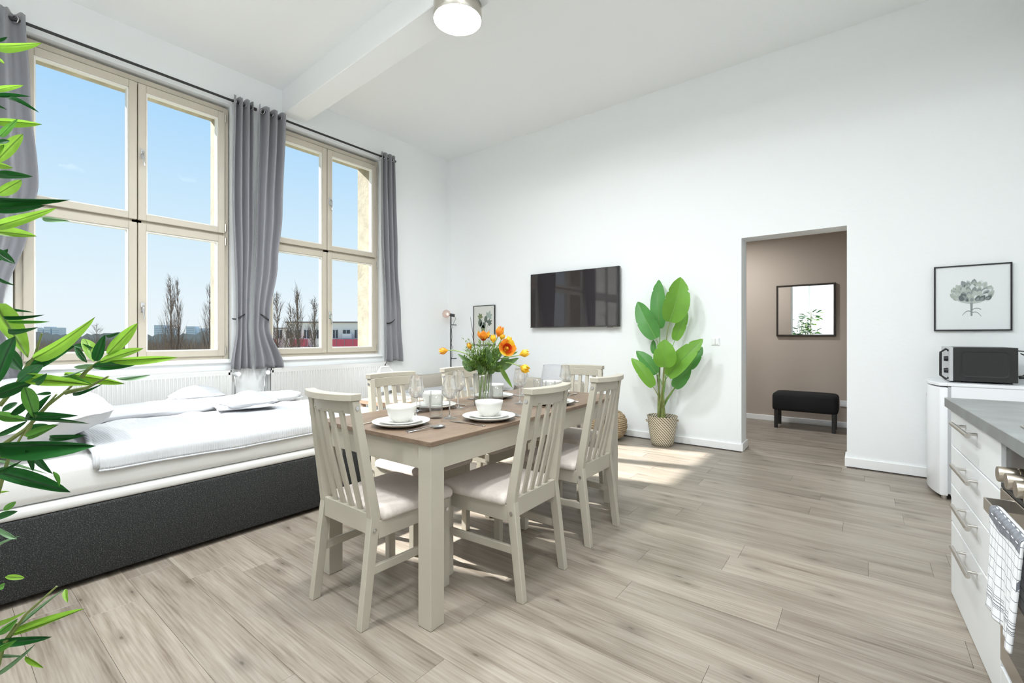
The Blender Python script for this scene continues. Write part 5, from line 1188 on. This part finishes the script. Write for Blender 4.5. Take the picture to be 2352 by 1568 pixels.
# fridge
fg=thing('small_fridge','white rounded-door small fridge between wall and worktop','fridge',(.445,4.90,0))
m=MB(); m.box(.06,.55,-.275,.275,.03,.845); obj('body',m,'fridge',fg,bevel=.006,segs=2)
def doorp(z0,z1,x0=.0,ex=.0):
    q=[]
    for k in range(13):
        y=-.275+.55*k/12; q.append((x0-.058*(1-((y)/.30)**2)+.01,y))
    q+=[(.045,.275),(.045,-.275)]
    return [[(x,y,z) for x,y in q] for z in (z0,z1)]
m=MB(); m.loft(doorp(.035,.835)); obj('door',m,'fridge',fg,smooth=True,bevel=.006,segs=2)
m=MB(); m.box(.045,.06,-.272,.272,.05,.84); obj('door_gasket',m,pm('grey gasket',(.45,.46,.48),.6),fg)
m=MB(); P=doorp(.845,.868); m.loft([[(x-.004,y,z) for x,y,z in s_] for s_ in P]); m.box(.04,.555,-.28,.28,.845,.868); obj('top_panel',m,'fridge',fg,bevel=.004,segs=2)
m=MB(); m.cyl((-.036,.12,.74),(-.0445,.12,.74),.010,12); obj('door_badge',m,'steel',fg,smooth=True)
for x in (.0,.5):
    for y in (-.22,.22): m=MB(); m.cyl((x+.03,y,0),(x+.03,y,.05),.018,12); obj('foot',m,'steel',fg,smooth=True)
# microwave, door facing the windows
mw=thing('microwave','black microwave on the fridge, its vented black side to the camera','microwave',(.695,4.94,.868))
m=MB(); m.box(-.165,.165,-.215,.215,.012,.262); obj('casing',m,'blackmatt',mw,bevel=.003)
m=MB()
def rr_sec(hw,h0,h1,r,y):
    q=[]
    for cx,cz_,s_ in ((hw-r,h1-r,0),(-hw+r,h1-r,90),(-hw+r,h0+r,180),(hw-r,h0+r,270)):
        for k in range(5): an=R(s_+k*22.5); q.append((cx+r*math.cos(an),y,cz_+r*math.sin(an)))
    return q
A=rr_sec(.125,.042,.235,.025,-.2155); B=rr_sec(.113,.054,.223,.022,-.209); B=[(x+.0,y-.0,z) for x,y,z in B]
m.loft([A,[(x,-.2175,z) for x,y,z in A],[(x*.96,-.2175,.1385+(z-.1385)*.94) for x,y,z in A],[(x*.93,-.2158,.1385+(z-.1385)*.9) for x,y,z in A]],cap=False); obj('side_relief',m,'blackmatt',mw,smooth=True)
m=MB(); m.box(-.19,-.166,-.215,.215,.010,.264); fr_=obj('front_door',m,pm('silver grey plastic',(.52,.53,.54),.35,metal=.3),mw,bevel=.003,label='silver-grey front')
m=MB(); m.tube([(-.19,-.195,.235),(-.205,-.195,.25),(-.235,-.195,.225),(-.235,-.195,.05),(-.205,-.195,.022),(-.19,-.195,.035)],.008,8); obj('door_handle',m,'blackmatt',fr_,smooth=True)
for z in (.175,.085): m=MB(); m.cyl((-.19,.15-.30,z),(-.212,.15-.30,z),.020,18,.017); obj('knob',m,'blackmatt',fr_,smooth=True)
for x in (-.13,.13):
    for y in (-.18,.18): m=MB(); m.cyl((x,y,0),(x,y,.013),.014,10); obj('foot',m,'blackmatt',mw,smooth=True)
m=MB(); m.tube([(.165,-.1,.24),(.24,-.11,.235),(.27,-.12,.18),(.26,-.13,.12),(.20,-.13,.06),(.25,-.14,.02),(.29,-.14,.05),(.28,-.12,.13),(.23,-.1,.2),(.2,-.08,.22)],.004,6); m.tube([(.18,-.14,.05),(.22,-.15,.055),(.24,-.14,.075)],[.012,.014,.010],8); obj('power_cord',m,'blackmatt',mw,smooth=True,label='coiled black power cord')
